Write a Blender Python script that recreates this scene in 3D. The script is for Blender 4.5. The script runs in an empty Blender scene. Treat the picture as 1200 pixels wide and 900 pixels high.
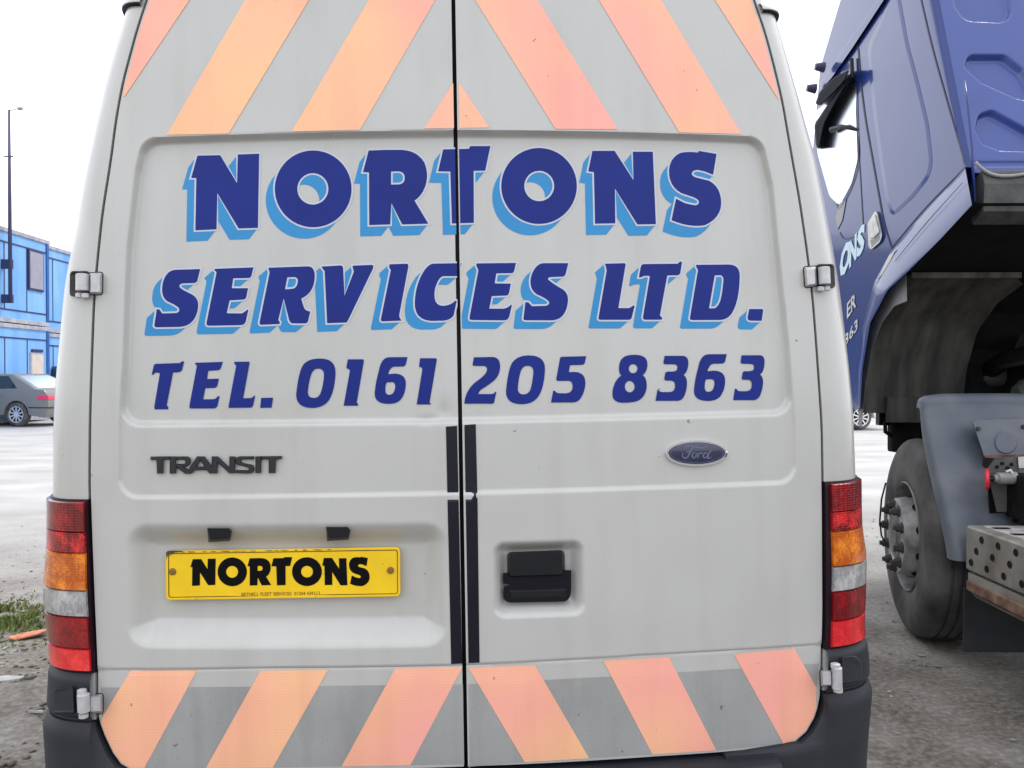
import bpy, bmesh, math, random
import numpy as np
from mathutils import Matrix, Vector, noise
from mathutils.geometry import delaunay_2d_cdt
random.seed(7); rng = np.random.default_rng(7)
SC = bpy.context.scene
COL = SC.collection
PI = math.pi
R_ = math.radians

# ------------------------------------------------------------------ camera
FPX = 1000.0                       # focal length in units of a 1200 px wide picture
CAM = np.array([0.0, -1.89, 1.42])
YAW, PITCH = R_(3.5), -math.atan(12 / FPX)
fw = np.array([math.sin(YAW) * math.cos(PITCH), math.cos(YAW) * math.cos(PITCH), math.sin(PITCH)])
rt = np.array([math.cos(YAW), -math.sin(YAW), 0.0])
up = np.cross(rt, fw)
cd = bpy.data.cameras.new('camera'); cam = bpy.data.objects.new('camera', cd); COL.objects.link(cam)
cd.sensor_width = 36; cd.lens = 36 * FPX / 1200; cd.clip_start = 0.05; cd.clip_end = 6000
m = Matrix(((rt[0], up[0], -fw[0], CAM[0]), (rt[1], up[1], -fw[1], CAM[1]), (rt[2], up[2], -fw[2], CAM[2]), (0, 0, 0, 1)))
cam.matrix_world = m
SC.camera = cam

# ------------------------------------------------------------------ light: bright overcast
SUN_EL, SUN_AZ = R_(52), R_(62)        # azimuth: angle from +y towards +x
w = bpy.data.worlds.new('World'); SC.world = w; w.use_nodes = True
nt = w.node_tree; bg = nt.nodes['Background']
sky = nt.nodes.new('ShaderNodeTexSky'); sky.sky_type = 'NISHITA'; sky.sun_disc = False
sky.sun_elevation = SUN_EL; sky.sun_rotation = SUN_AZ
sky.air_density = 1.0; sky.dust_density = 2.0; sky.ozone_density = 1.0
tc = nt.nodes.new('ShaderNodeTexCoord')
cn = nt.nodes.new('ShaderNodeTexNoise'); cn.inputs['Scale'].default_value = 2.2; cn.inputs['Detail'].default_value = 5
nt.links.new(tc.outputs['Generated'], cn.inputs['Vector'])
cr = nt.nodes.new('ShaderNodeValToRGB')
cr.color_ramp.elements[0].position = 0.3; cr.color_ramp.elements[0].color = (7.6, 7.9, 8.8, 1)
cr.color_ramp.elements[1].position = 0.7; cr.color_ramp.elements[1].color = (14.0, 14.1, 14.4, 1)
nt.links.new(cn.outputs['Fac'], cr.inputs['Fac'])
mx = nt.nodes.new('ShaderNodeMix'); mx.data_type = 'RGBA'; mx.inputs[0].default_value = 0.82
nt.links.new(sky.outputs['Color'], mx.inputs[6]); nt.links.new(cr.outputs['Color'], mx.inputs[7])
nt.links.new(mx.outputs[2], bg.inputs['Color']); bg.inputs['Strength'].default_value = 0.12
sl = bpy.data.lights.new('sun', 'SUN'); sl.energy = 1.2; sl.angle = R_(14); sl.color = (1.0, 0.96, 0.9)
so = bpy.data.objects.new('sun', sl); COL.objects.link(so)
sd = Vector((math.sin(SUN_AZ) * math.cos(SUN_EL), math.cos(SUN_AZ) * math.cos(SUN_EL), math.sin(SUN_EL)))
so.rotation_euler = sd.to_track_quat('Z', 'Y').to_euler()
SC.view_settings.view_transform = 'Standard'; SC.view_settings.look = 'None'
SC.view_settings.exposure = 0.52; SC.view_settings.gamma = 1.0

# ------------------------------------------------------------------ materials
MATS = {}
def S2L(c):
    return tuple(((v / 255) / 12.92 if v / 255 <= 0.04045 else ((v / 255 + 0.055) / 1.055) ** 2.4) for v in c)
def mat(name, col, rough=0.5, metal=0.0, coat=0.0, var=0.0, vscale=6.0, bump=0.0, bscale=60.0, col2=None, spec=0.5,
        trans=0.0, specks=None, detail=5.0, stretch=None, coat_rough=0.08, film=None, cells=None, spk=0.75):
    """Principled material: two-tone noise colour, fine relief, optional dark dirt specks."""
    M = bpy.data.materials.new(name); M.use_nodes = True; MATS[name] = M
    n = M.node_tree; p = n.nodes['Principled BSDF']
    p.inputs['Base Color'].default_value = (*col, 1); p.inputs['Roughness'].default_value = rough
    p.inputs['Metallic'].default_value = metal; p.inputs['Coat Weight'].default_value = coat
    p.inputs['Coat Roughness'].default_value = coat_rough; p.inputs['Specular IOR Level'].default_value = spec
    p.inputs['Transmission Weight'].default_value = trans
    t = n.nodes.new('ShaderNodeTexCoord'); vec = t.outputs['Object']
    if stretch:
        mp = n.nodes.new('ShaderNodeMapping'); mp.inputs['Scale'].default_value = stretch
        n.links.new(vec, mp.inputs['Vector']); vec = mp.outputs['Vector']
    out = None
    if var or col2:
        a = n.nodes.new('ShaderNodeTexNoise'); a.inputs['Scale'].default_value = vscale; a.inputs['Detail'].default_value = detail
        n.links.new(vec, a.inputs['Vector'])
        r = n.nodes.new('ShaderNodeValToRGB'); r.color_ramp.elements[0].position = 0.34; r.color_ramp.elements[1].position = 0.66
        c2 = col2 if col2 else tuple(max(0, c * (1 - var)) for c in col)
        r.color_ramp.elements[0].color = (*c2, 1); r.color_ramp.elements[1].color = (*col, 1)
        n.links.new(a.outputs['Fac'], r.inputs['Fac']); out = r.outputs['Color']
        n.links.new(out, p.inputs['Base Color'])
    if specks:
        sc, thr, sc_col = specks
        v = n.nodes.new('ShaderNodeTexVoronoi'); v.inputs['Scale'].default_value = sc
        nz = n.nodes.new('ShaderNodeTexNoise'); nz.inputs['Scale'].default_value = 90; nz.inputs['Detail'].default_value = 3
        n.links.new(vec, nz.inputs['Vector'])
        ad = n.nodes.new('ShaderNodeMixRGB'); ad.blend_type = 'ADD'; ad.inputs['Fac'].default_value = 0.02
        n.links.new(vec, ad.inputs['Color1']); n.links.new(nz.outputs['Color'], ad.inputs['Color2'])
        n.links.new(ad.outputs['Color'], v.inputs['Vector'])
        sp = n.nodes.new('ShaderNodeSeparateColor'); n.links.new(v.outputs['Color'], sp.inputs['Color'])
        pw = n.nodes.new('ShaderNodeMath'); pw.operation = 'POWER'; pw.inputs[1].default_value = 3.0
        n.links.new(sp.outputs[0], pw.inputs[0])
        mu = n.nodes.new('ShaderNodeMath'); mu.operation = 'MULTIPLY'; mu.inputs[1].default_value = thr
        n.links.new(pw.outputs[0], mu.inputs[0])
        lt = n.nodes.new('ShaderNodeMath'); lt.operation = 'LESS_THAN'
        n.links.new(v.outputs['Distance'], lt.inputs[0]); n.links.new(mu.outputs[0], lt.inputs[1])
        ml = n.nodes.new('ShaderNodeMath'); ml.operation = 'MULTIPLY'; ml.inputs[1].default_value = spk
        n.links.new(lt.outputs[0], ml.inputs[0])
        mm = n.nodes.new('ShaderNodeMixRGB'); n.links.new(ml.outputs[0], mm.inputs['Fac'])
        if out: n.links.new(out, mm.inputs['Color1'])
        else: mm.inputs['Color1'].default_value = (*col, 1)
        mm.inputs['Color2'].default_value = (*sc_col, 1)
        out = mm.outputs['Color']; n.links.new(out, p.inputs['Base Color'])
    def over(fac, colour):
        x = n.nodes.new('ShaderNodeMixRGB'); n.links.new(fac, x.inputs['Fac'])
        if out: n.links.new(out, x.inputs['Color1'])
        else: x.inputs['Color1'].default_value = (*col, 1)
        x.inputs['Color2'].default_value = (*colour, 1); n.links.new(x.outputs['Color'], p.inputs['Base Color']); return x.outputs['Color']
    def noise_mask(scale, lo, hi, amt, st=None, det=4):
        a = n.nodes.new('ShaderNodeTexNoise'); a.inputs['Scale'].default_value = scale; a.inputs['Detail'].default_value = det
        if st:
            mp = n.nodes.new('ShaderNodeMapping'); mp.inputs['Scale'].default_value = st; n.links.new(t.outputs['Object'], mp.inputs['Vector']); n.links.new(mp.outputs['Vector'], a.inputs['Vector'])
        else: n.links.new(t.outputs['Object'], a.inputs['Vector'])
        r = n.nodes.new('ShaderNodeMapRange'); r.inputs['From Min'].default_value = lo; r.inputs['From Max'].default_value = hi; r.inputs['To Max'].default_value = amt
        n.links.new(a.outputs['Fac'], r.inputs['Value']); return r.outputs[0]
    if film:                       # rain streaks, smudges and fine road spray
        amt, fc = film
        out = over(noise_mask(7, .48, .72, amt, (2.2, 2.2, .22)), fc)
        out = over(noise_mask(3.2, .5, .75, amt * 1.1), fc)
        out = over(noise_mask(260, .62, .74, amt * 1.5, None, 2), fc)
    if cells:                      # honeycomb of retro-reflective sheeting
        v = n.nodes.new('ShaderNodeTexVoronoi'); v.feature = 'DISTANCE_TO_EDGE'; v.voronoi_dimensions = '3D'; v.inputs['Scale'].default_value = cells; v.inputs['Randomness'].default_value = .15
        mp = n.nodes.new('ShaderNodeMapping'); mp.inputs['Scale'].default_value = (1, 0, 1); n.links.new(t.outputs['Object'], mp.inputs['Vector']); n.links.new(mp.outputs['Vector'], v.inputs['Vector'])
        r = n.nodes.new('ShaderNodeMapRange'); r.inputs['From Min'].default_value = .10; r.inputs['From Max'].default_value = .02; r.inputs['To Max'].default_value = .22
        n.links.new(v.outputs['Distance'], r.inputs['Value']); out = over(r.outputs[0], tuple(c * .55 for c in col))
    if bump:
        b = n.nodes.new('ShaderNodeTexNoise'); b.inputs['Scale'].default_value = bscale; b.inputs['Detail'].default_value = 4
        n.links.new(vec, b.inputs['Vector'])
        bp = n.nodes.new('ShaderNodeBump'); bp.inputs['Strength'].default_value = bump; bp.inputs['Distance'].default_value = 0.01
        n.links.new(b.outputs['Fac'], bp.inputs['Height']); n.links.new(bp.outputs['Normal'], p.inputs['Normal'])
    return M
DIRT = (0.05, 0.045, 0.04)
mat('van_white', (0.505, 0.503, 0.482), 0.34, coat=0.6, coat_rough=0.12, var=0.05, vscale=1.7, specks=(15, 0.06, DIRT), spk=.6, film=(.10, (0.20, 0.18, 0.155)), bump=0.05, bscale=5)
mat('tape', (1.0, 0.57, 0.29), 0.38, col2=(1.0, 0.43, 0.36), vscale=2.3, detail=2, specks=(26, 0.09, (0.25, 0.08, 0.05)), spk=.6, film=(.16, (0.62, 0.26, 0.15)), cells=150)
mat('letter_blue', (0.005, 0.020, 0.215), 0.45, var=0.15, vscale=9, spec=0.25)
mat('shade_blue', (0.012, 0.25, 0.56), 0.4, var=0.08, vscale=9)
mat('keyline', (0.54, 0.56, 0.63), 0.4)
mat('seal', (0.008, 0.007, 0.012), 0.6, spec=0.15)
mat('tape_grey', (0.365, 0.37, 0.365), 0.42, var=0.12, vscale=5, specks=(30, 0.12, DIRT), spk=.6, film=(.22, (0.13, 0.12, 0.105)))
mat('black_tape', (0.007, 0.007, 0.016), 0.3, var=0.3, vscale=7, spec=0.3)
mat('black_plastic', (0.008, 0.009, 0.012), 0.42, var=0.3, vscale=20, spec=0.28)
mat('badge_grey', (0.022, 0.023, 0.027), 0.36, var=0.2, vscale=40, spec=0.4)
mat('bumper_grey', (0.030, 0.032, 0.040), 0.55, spec=0.3, var=0.4, vscale=5, bump=0.12, bscale=420, specks=(30, 0.06, (0.16, 0.15, 0.14)))
mat('hinge_silver', (0.55, 0.55, 0.56), 0.36, var=0.2, vscale=50, metal=0.15, coat=0.2)
mat('plate_yellow', (0.92, 0.60, 0.004), 0.4, var=0.10, vscale=14, specks=(60, 0.1, (0.28, 0.15, 0.01)))
mat('plate_black', (0.003, 0.003, 0.004), 0.5, spec=0.1)
mat('plate_grime', (0.05, 0.035, 0.012), 0.7, col2=(0.16, 0.10, 0.02), vscale=60)
mat('screw_brown', (0.20, 0.11, 0.02), 0.5)
mat('oval_navy', (0.018, 0.025, 0.075), 0.22, coat=0.6, var=0.3, vscale=60)
mat('oval_script', (0.12, 0.14, 0.22), 0.35)
mat('chrome', (0.78, 0.78, 0.82), 0.15, metal=1.0)
def lens(name, col, col2, scale=(230, 230, 170)):
    M = mat(name, col, 0.16, coat=0.7, coat_rough=0.05)
    n = M.node_tree; p = n.nodes['Principled BSDF']
    t = n.nodes.new('ShaderNodeTexCoord')
    mp = n.nodes.new('ShaderNodeMapping'); mp.inputs['Scale'].default_value = scale
    n.links.new(t.outputs['Object'], mp.inputs['Vector'])
    v = n.nodes.new('ShaderNodeTexVoronoi'); v.distance = 'CHEBYCHEV'; v.inputs['Randomness'].default_value = 0.12
    v.inputs['Scale'].default_value = 1.0
    n.links.new(mp.outputs['Vector'], v.inputs['Vector'])
    big = n.nodes.new('ShaderNodeTexNoise'); big.inputs['Scale'].default_value = 24; big.inputs['Detail'].default_value = 2
    n.links.new(t.outputs['Object'], big.inputs['Vector'])
    sp = n.nodes.new('ShaderNodeSeparateColor'); n.links.new(v.outputs['Color'], sp.inputs['Color'])
    ad = n.nodes.new('ShaderNodeMath'); ad.operation = 'MULTIPLY_ADD'; ad.inputs[1].default_value = 0.22
    n.links.new(sp.outputs[0], ad.inputs[0]); n.links.new(big.outputs['Fac'], ad.inputs[2])
    r = n.nodes.new('ShaderNodeValToRGB'); r.color_ramp.elements[0].position = 0.5; r.color_ramp.elements[1].position = 0.95
    r.color_ramp.elements[0].color = (*col, 1); r.color_ramp.elements[1].color = (*col2, 1)
    n.links.new(ad.outputs[0], r.inputs['Fac']); n.links.new(r.outputs['Color'], p.inputs['Base Color'])
    bp = n.nodes.new('ShaderNodeBump'); bp.inputs['Strength'].default_value = 0.25; bp.inputs['Distance'].default_value = 0.004
    n.links.new(v.outputs['Distance'], bp.inputs['Height']); n.links.new(bp.outputs['Normal'], p.inputs['Normal'])
    p.inputs['Coat Normal'].default_value = (0, 0, 0)
lens('lens_dark_red', (0.14, 0.003, 0.006), (0.42, 0.008, 0.012))
lens('lens_red', (0.55, 0.008, 0.014), (0.85, 0.02, 0.02))
lens('lens_brake', (0.17, 0.004, 0.007), (0.95, 0.03, 0.03))
lens('reflector_red', (0.62, 0.012, 0.02), (1.0, 0.06, 0.05), (330, 330, 330))
lens('lens_amber', (0.46, 0.085, 0.003), (0.95, 0.30, 0.02))
lens('lens_clear', (0.26, 0.255, 0.26), (0.56, 0.55, 0.55), (260, 260, 150))
mat('lamp_housing', (0.016, 0.006, 0.012), 0.4, spec=0.25)
# truck
mat('truck_blue', (0.009, 0.030, 0.175), 0.28, spec=0.2, coat=0.62, var=0.12, vscale=2.5, bump=0.03, bscale=3.0, coat_rough=0.06)
mat('truck_blue_panel', (0.024, 0.060, 0.28), 0.34, coat=0.5, var=0.15, vscale=3, coat_rough=0.15)
mat('truck_seam', (0.006, 0.007, 0.02), 0.5)
mat('truck_trim', (0.30, 0.305, 0.315), 0.5, var=0.25, vscale=8)
mat('liner', (0.045, 0.043, 0.040), 0.8, col2=(0.11, 0.105, 0.094), vscale=5, bump=0.3, bscale=30, stretch=(3, 1, 0.5))
mat('underside', (0.012, 0.012, 0.012), 0.8, spec=0.2, var=0.5, vscale=9, bump=0.3, bscale=22)
mat('tyre', (0.040, 0.039, 0.040), 0.8, col2=(0.135, 0.128, 0.124), vscale=4, spec=0.3, bump=0.25, bscale=45)
mat('clod', (0.20, 0.175, 0.145), 0.95, col2=(0.10, 0.082, 0.062), vscale=11, bump=0.5, bscale=50)
mat('rim_grey', (0.22, 0.215, 0.21), 0.55, col2=(0.07, 0.068, 0.062), vscale=9, bump=0.2, bscale=40)
mat('rim_white', (0.55, 0.55, 0.56), 0.5, col2=(0.16, 0.155, 0.15), vscale=7)
mat('nut_grime', (0.055, 0.052, 0.048), 0.6, var=0.4, vscale=30)
mat('mudguard_grey', (0.075, 0.092, 0.125), 0.5, col2=(0.135, 0.15, 0.175), vscale=4.2, bump=0.1, bscale=14, coat=0.15)
mat('mirror_black', (0.012, 0.014, 0.018), 0.7, spec=0.1)
mat('mudguard_plate', (0.13, 0.15, 0.20), 0.55, col2=(0.19, 0.20, 0.23), vscale=9)
mat('rust', (0.13, 0.062, 0.035), 0.85, col2=(0.30, 0.19, 0.13), vscale=16, film=(.5, (0.07, 0.05, 0.04)), bump=0.4, bscale=60)
mat('step_grey', (0.19, 0.175, 0.15), 0.55, film=(.3, (0.16, 0.11, 0.07)), col2=(0.33, 0.32, 0.295), vscale=7, metal=0.2, bump=0.1, bscale=25, specks=(16, 0.14, (0.16, 0.075, 0.03)))
mat('tread_plate', (0.62, 0.61, 0.60), 0.45, col2=(0.36, 0.34, 0.32), vscale=24)
mat('bracket_grey', (0.10, 0.102, 0.10), 0.6, col2=(0.05, 0.05, 0.048), vscale=12, bump=0.2, bscale=50)
mat('pipe_grey', (0.30, 0.31, 0.30), 0.5, col2=(0.16, 0.165, 0.16), vscale=20)
mat('red_plastic', (0.72, 0.02, 0.045), 0.35)
mat('hose_white', (0.62, 0.62, 0.55), 0.5)
mat('label_white', (0.72, 0.72, 0.68), 0.5, var=0.3, vscale=30)
mat('lettering_pale', (0.55, 0.72, 0.80), 0.4)
mat('mirror_glass', (0.74, 0.79, 0.86), 0.22, metal=1.0)
mat('dark_glass', (0.012, 0.014, 0.018), 0.06, coat=0.6)
# background
mat('cabin_blue', (0.13, 0.33, 0.68), 0.5, col2=(0.22, 0.44, 0.78), vscale=1.4, bump=0.08, bscale=5, stretch=(1, 1, 0.35))
mat('cabin_deep', (0.02, 0.10, 0.36), 0.5, var=0.3, vscale=3)
mat('cabin_trim', (0.26, 0.27, 0.33), 0.6, col2=(0.42, 0.42, 0.44), vscale=4)
mat('cabin_shutter', (0.30, 0.29, 0.37), 0.6, var=0.15, vscale=4)
mat('cabin_door', (0.55, 0.44, 0.42), 0.6, col2=(0.60, 0.56, 0.50), vscale=2)
mat('shed_grey', (0.07, 0.09, 0.15), 0.6, col2=(0.10, 0.12, 0.18), vscale=1.5)
mat('cabin_dark', (0.02, 0.03, 0.10), 0.5)
mat('mast_steel', (0.045, 0.045, 0.11), 0.5, var=0.3, vscale=3)
mat('car_grey', (0.20, 0.198, 0.195), 0.4, spec=0.3, coat=0.3)
mat('car_blue', (0.035, 0.06, 0.13), 0.25, metal=0.3, coat=1.0)
mat('car_white', (0.80, 0.80, 0.80), 0.3, coat=0.8)
mat('alloy', (0.72, 0.72, 0.74), 0.3, metal=0.6)
mat('tail_pink', (0.72, 0.03, 0.10), 0.2, coat=0.8)
mat('terracotta', (0.50, 0.13, 0.06), 0.7, col2=(0.60, 0.26, 0.15), vscale=30, bump=0.3, bscale=60)
mat('scrap_white', (0.46, 0.45, 0.44), 0.6, var=0.3, vscale=20)
mat('pebble', (0.46, 0.44, 0.41), 0.9, col2=(0.22, 0.205, 0.185), vscale=3)
mat('stone', (0.30, 0.28, 0.26), 0.9, col2=(0.14, 0.125, 0.11), vscale=14, bump=0.4, bscale=60)
mat('grass', (0.12, 0.18, 0.04), 0.6, col2=(0.21, 0.25, 0.08), vscale=20)
mat('grass_dry', (0.24, 0.22, 0.10), 0.7, var=0.3, vscale=20)
def ground_mat():
    M = bpy.data.materials.new('yard_ground'); M.use_nodes = True; MATS['yard_ground'] = M
    n = M.node_tree; p = n.nodes['Principled BSDF']; p.inputs['Roughness'].default_value = 0.85
    L = n.links.new
    t = n.nodes.new('ShaderNodeTexCoord'); vec = t.outputs['Object']
    def noi(s, d=6, v=None, st=None):
        a = n.nodes.new('ShaderNodeTexNoise'); a.inputs['Scale'].default_value = s; a.inputs['Detail'].default_value = d
        src = v or vec
        if st:
            mp = n.nodes.new('ShaderNodeMapping'); mp.inputs['Scale'].default_value = st; L(src, mp.inputs['Vector']); src = mp.outputs['Vector']
        L(src, a.inputs['Vector']); return a.outputs['Fac']
    def ramp(f, stops):
        r = n.nodes.new('ShaderNodeValToRGB'); e = r.color_ramp.elements
        while len(e) < len(stops): e.new(0.5)
        for q, (ps, c) in zip(e, stops): q.position = ps; q.color = (*c, 1)
        L(f, r.inputs['Fac']); return r.outputs['Color']
    def mix(f, a, b):
        x = n.nodes.new('ShaderNodeMixRGB')
        if hasattr(f, 'is_linked'): L(f, x.inputs['Fac'])
        else: x.inputs['Fac'].default_value = f
        L(a, x.inputs['Color1']); L(b, x.inputs['Color2']); return x.outputs['Color']
    mud = ramp(noi(2.3, 9), [(0.30, (0.060, 0.046, 0.033)), (0.46, (0.125, 0.105, 0.083)), (0.56, (0.195, 0.175, 0.152)), (0.72, (0.30, 0.284, 0.265))])
    grit = ramp(noi(38, 7), [(0.35, (0.06, 0.052, 0.044)), (0.5, (0.18, 0.166, 0.15)), (0.68, (0.38, 0.365, 0.34))])
    near = mix(0.36, mud, grit)
    pale = ramp(noi(1.1, 8, st=(0.7, 1.2, 1)), [(0.3, (0.35, 0.338, 0.328)), (0.65, (0.48, 0.472, 0.465))])
    # dry pale hardstanding further off, damp dirt round the parked vehicles (ragged edge)
    sep = n.nodes.new('ShaderNodeSeparateXYZ'); L(vec, sep.inputs[0])
    wob = noi(0.55, 5)
    ad = n.nodes.new('ShaderNodeMath'); ad.operation = 'MULTIPLY_ADD'; ad.inputs[1].default_value = 5.0
    L(wob, ad.inputs[0]); L(sep.outputs['Y'], ad.inputs[2])
    mr = n.nodes.new('ShaderNodeMapRange'); mr.inputs['From Min'].default_value = 4.6; mr.inputs['From Max'].default_value = 10.5
    L(ad.outputs[0], mr.inputs['Value'])
    base = mix(mr.outputs[0], near, pale)
    # moss on the left verge
    mo = n.nodes.new('ShaderNodeMapRange'); mo.inputs['From Min'].default_value = -2.0; mo.inputs['From Max'].default_value = -2.7
    L(sep.outputs['X'], mo.inputs['Value'])
    my = n.nodes.new('ShaderNodeMapRange'); my.inputs['From Min'].default_value = 3.4; my.inputs['From Max'].default_value = 2.4
    L(sep.outputs['Y'], my.inputs['Value'])
    mn = n.nodes.new('ShaderNodeMapRange'); mn.inputs['From Min'].default_value = 0.46; mn.inputs['From Max'].default_value = 0.62
    L(noi(4.5, 6), mn.inputs['Value'])
    m1 = n.nodes.new('ShaderNodeMath'); m1.operation = 'MULTIPLY'; L(mo.outputs[0], m1.inputs[0]); L(mn.outputs[0], m1.inputs[1])
    m2 = n.nodes.new('ShaderNodeMath'); m2.operation = 'MULTIPLY'; L(m1.outputs[0], m2.inputs[0]); L(my.outputs[0], m2.inputs[1])
    m3 = n.nodes.new('ShaderNodeMath'); m3.operation = 'MULTIPLY'; m3.inputs[1].default_value = 0.75; L(m2.outputs[0], m3.inputs[0])
    moss = ramp(noi(30, 4), [(0.3, (0.06, 0.075, 0.02)), (0.7, (0.15, 0.15, 0.06))])
    base = mix(m3.outputs[0], base, moss)
    L(base, p.inputs['Base Color'])
    b1 = n.nodes.new('ShaderNodeBump'); b1.inputs['Strength'].default_value = 0.3; b1.inputs['Distance'].default_value = 0.02
    L(noi(26, 8), b1.inputs['Height'])
    b2 = n.nodes.new('ShaderNodeBump'); b2.inputs['Strength'].default_value = 0.5; b2.inputs['Distance'].default_value = 0.006
    L(noi(140, 4), b2.inputs['Height']); L(b1.outputs['Normal'], b2.inputs['Normal'])
    L(b2.outputs['Normal'], p.inputs['Normal'])
ground_mat()

# ------------------------------------------------------------------ helpers
def thing(name, label, cat, loc=(0, 0, 0), rz=0.0, group=None):
    o = bpy.data.objects.new(name, None); COL.objects.link(o); o.empty_display_size = 0.2
    o.location = loc; o.rotation_euler = (0, 0, rz)
    tag(o, label, cat, group); return o
def tag(o, label, cat, group=None):
    o['label'] = label; o['category'] = cat
    if group: o['group'] = group
    return o
def sub(name, parent, loc=(0, 0, 0)):
    o = bpy.data.objects.new(name, None); COL.objects.link(o); o.parent = parent; o.location = loc; o.empty_display_size = 0.05
    return o
class MB:
    """collects vertices and faces, links them as one mesh object"""
    def __init__(s): s.v = []; s.f = []; s.m = []; s.n = 0
    def add(s, v, f, mi=0):
        v = np.asarray(v, float).reshape(-1, 3); s.v.append(v)
        s.f += [tuple(int(i) + s.n for i in q) for q in f]; s.m += [mi] * len(f); s.n += len(v)
    def box(s, lo, hi, mi=0, mtx=None):
        x0, y0, z0 = lo; x1, y1, z1 = hi
        v = np.array([(x0, y0, z0), (x1, y0, z0), (x1, y1, z0), (x0, y1, z0), (x0, y0, z1), (x1, y0, z1), (x1, y1, z1), (x0, y1, z1)], float)
        if mtx is not None: v = np.array([mtx @ Vector(q) for q in v])
        s.add(v, [(3, 2, 1, 0), (4, 5, 6, 7), (0, 1, 5, 4), (1, 2, 6, 5), (2, 3, 7, 6), (3, 0, 4, 7)], mi)
    def tube(s, pts, r, k=8, mi=0, cap=True):
        pts = [Vector(p) for p in pts]; n = len(pts); rr = r if hasattr(r, '__len__') else [r] * n
        ref = None; V = []
        for i, p in enumerate(pts):
            d = (pts[min(i + 1, n - 1)] - pts[max(i - 1, 0)]).normalized()
            if ref is None: ref = d.orthogonal().normalized()
            a = (ref - d * ref.dot(d)).normalized(); ref = a; b = d.cross(a)
            for j in range(k):
                t = 2 * PI * j / k; V.append(p + (a * math.cos(t) + b * math.sin(t)) * rr[i])
        F = [(i * k + j, i * k + (j + 1) % k, (i + 1) * k + (j + 1) % k, (i + 1) * k + j) for i in range(n - 1) for j in range(k)]
        if cap: F += [tuple(range(k))[::-1], tuple((n - 1) * k + j for j in range(k))]
        s.add([tuple(q) for q in V], F, mi)
    def lathe_x(s, prof, k=40, c=(0, 0, 0), mi=0, a0=0.0):
        """profile of (r, x) turned round the x axis"""
        V = []; n = len(prof)
        for r, x in prof:
            for j in range(k):
                t = a0 + 2 * PI * j / k; V.append((c[0] + x, c[1] + r * math.cos(t), c[2] + r * math.sin(t)))
        F = [(i * k + j, i * k + (j + 1) % k, (i + 1) * k + (j + 1) % k, (i + 1) * k + j) for i in range(n - 1) for j in range(k)]
        s.add(V, F, mi)
    def grid(s, P, mi=0, flip=False):
        P = np.asarray(P, float); a, b = P.shape[:2]
        i, j = np.meshgrid(np.arange(a - 1), np.arange(b - 1), indexing='ij')
        q = np.stack([i * b + j, i * b + j + 1, (i + 1) * b + j + 1, (i + 1) * b + j], -1).reshape(-1, 4)
        if flip: q = q[:, ::-1]
        s.add(P.reshape(-1, 3), q.tolist(), mi)
    def ngon_prism(s, pts2, fn0, fn1, mi=0):
        """closed prism between two mappings of one outline"""
        n = len(pts2); a = [fn0(p) for p in pts2]; b = [fn1(p) for p in pts2]
        s.add(a + b, [tuple(range(n)), tuple(range(2 * n - 1, n - 1, -1))] + [((i + 1) % n, i, n + i, n + (i + 1) % n) for i in range(n)], mi)
    def build(s, name, mats, parent=None, smooth=False, bevel=0.0, seg=2, angle=None, fixn=True):
        me = bpy.data.meshes.new(name)
        V = np.concatenate(s.v) if s.v else np.zeros((0, 3))
        if len(s.f) > 20000 and all(len(q) == 4 for q in s.f):
            me.vertices.add(len(V)); me.vertices.foreach_set('co', V.ravel())
            F = np.array(s.f); me.loops.add(F.size); me.loops.foreach_set('vertex_index', F.ravel())
            me.polygons.add(len(F)); me.polygons.foreach_set('loop_start', np.arange(len(F)) * 4)
            me.update(calc_edges=True)
        else:
            me.from_pydata([tuple(q) for q in V], [], s.f)
        for q in (mats if isinstance(mats, (list, tuple)) else [mats]): me.materials.append(MATS[q])
        me.polygons.foreach_set('material_index', s.m)
        if fixn or bevel:
            bm = bmesh.new(); bm.from_mesh(me)
            if fixn: bmesh.ops.recalc_face_normals(bm, faces=bm.faces)
            if bevel:
                bmesh.ops.remove_doubles(bm, verts=bm.verts, dist=1e-5)
                ed = [e for e in bm.edges if len(e.link_faces) == 2 and e.calc_face_angle(0) > R_(28)]
                bmesh.ops.bevel(bm, geom=ed, offset=bevel, segments=seg, profile=0.7, affect='EDGES', clamp_overlap=True)
            bm.to_mesh(me); bm.free()
        if smooth:
            me.polygons.foreach_set('use_smooth', [True] * len(me.polygons))
            if angle: me.set_sharp_from_angle(angle=R_(angle))
        me.update()
        o = bpy.data.objects.new(name, me); COL.objects.link(o)
        if parent is not None: o.parent = parent
        return o
# --- 2D outlines
def flat(c, k=6):
    """TrueType style outline: (x, y) on the curve, (x, y, 1) quadratic control point"""
    pts = []; n = len(c); ex = []
    for i, p in enumerate(c):
        q = c[(i + 1) % n]; ex.append(p)
        if len(p) == 3 and len(q) == 3: ex.append(((p[0] + q[0]) / 2, (p[1] + q[1]) / 2))
    s = next(i for i, p in enumerate(ex) if len(p) == 2); ex = ex[s:] + ex[:s]; ex.append(ex[0])
    i = 0
    while i < len(ex) - 1:
        p = ex[i]; q = ex[i + 1]
        if len(q) == 3:
            r = ex[i + 2]
            for t in range(k):
                t /= k; pts.append(((1 - t) ** 2 * p[0] + 2 * t * (1 - t) * q[0] + t * t * r[0], (1 - t) ** 2 * p[1] + 2 * t * (1 - t) * q[1] + t * t * r[1]))
            i += 2
        else: pts.append((p[0], p[1])); i += 1
    return np.array(pts, float)
def ell(cx, cy, rx, ry, k=48): 
    t = np.arange(k) * 2 * PI / k; return np.stack([cx + rx * np.cos(t), cy + ry * np.sin(t)], 1)
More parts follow.
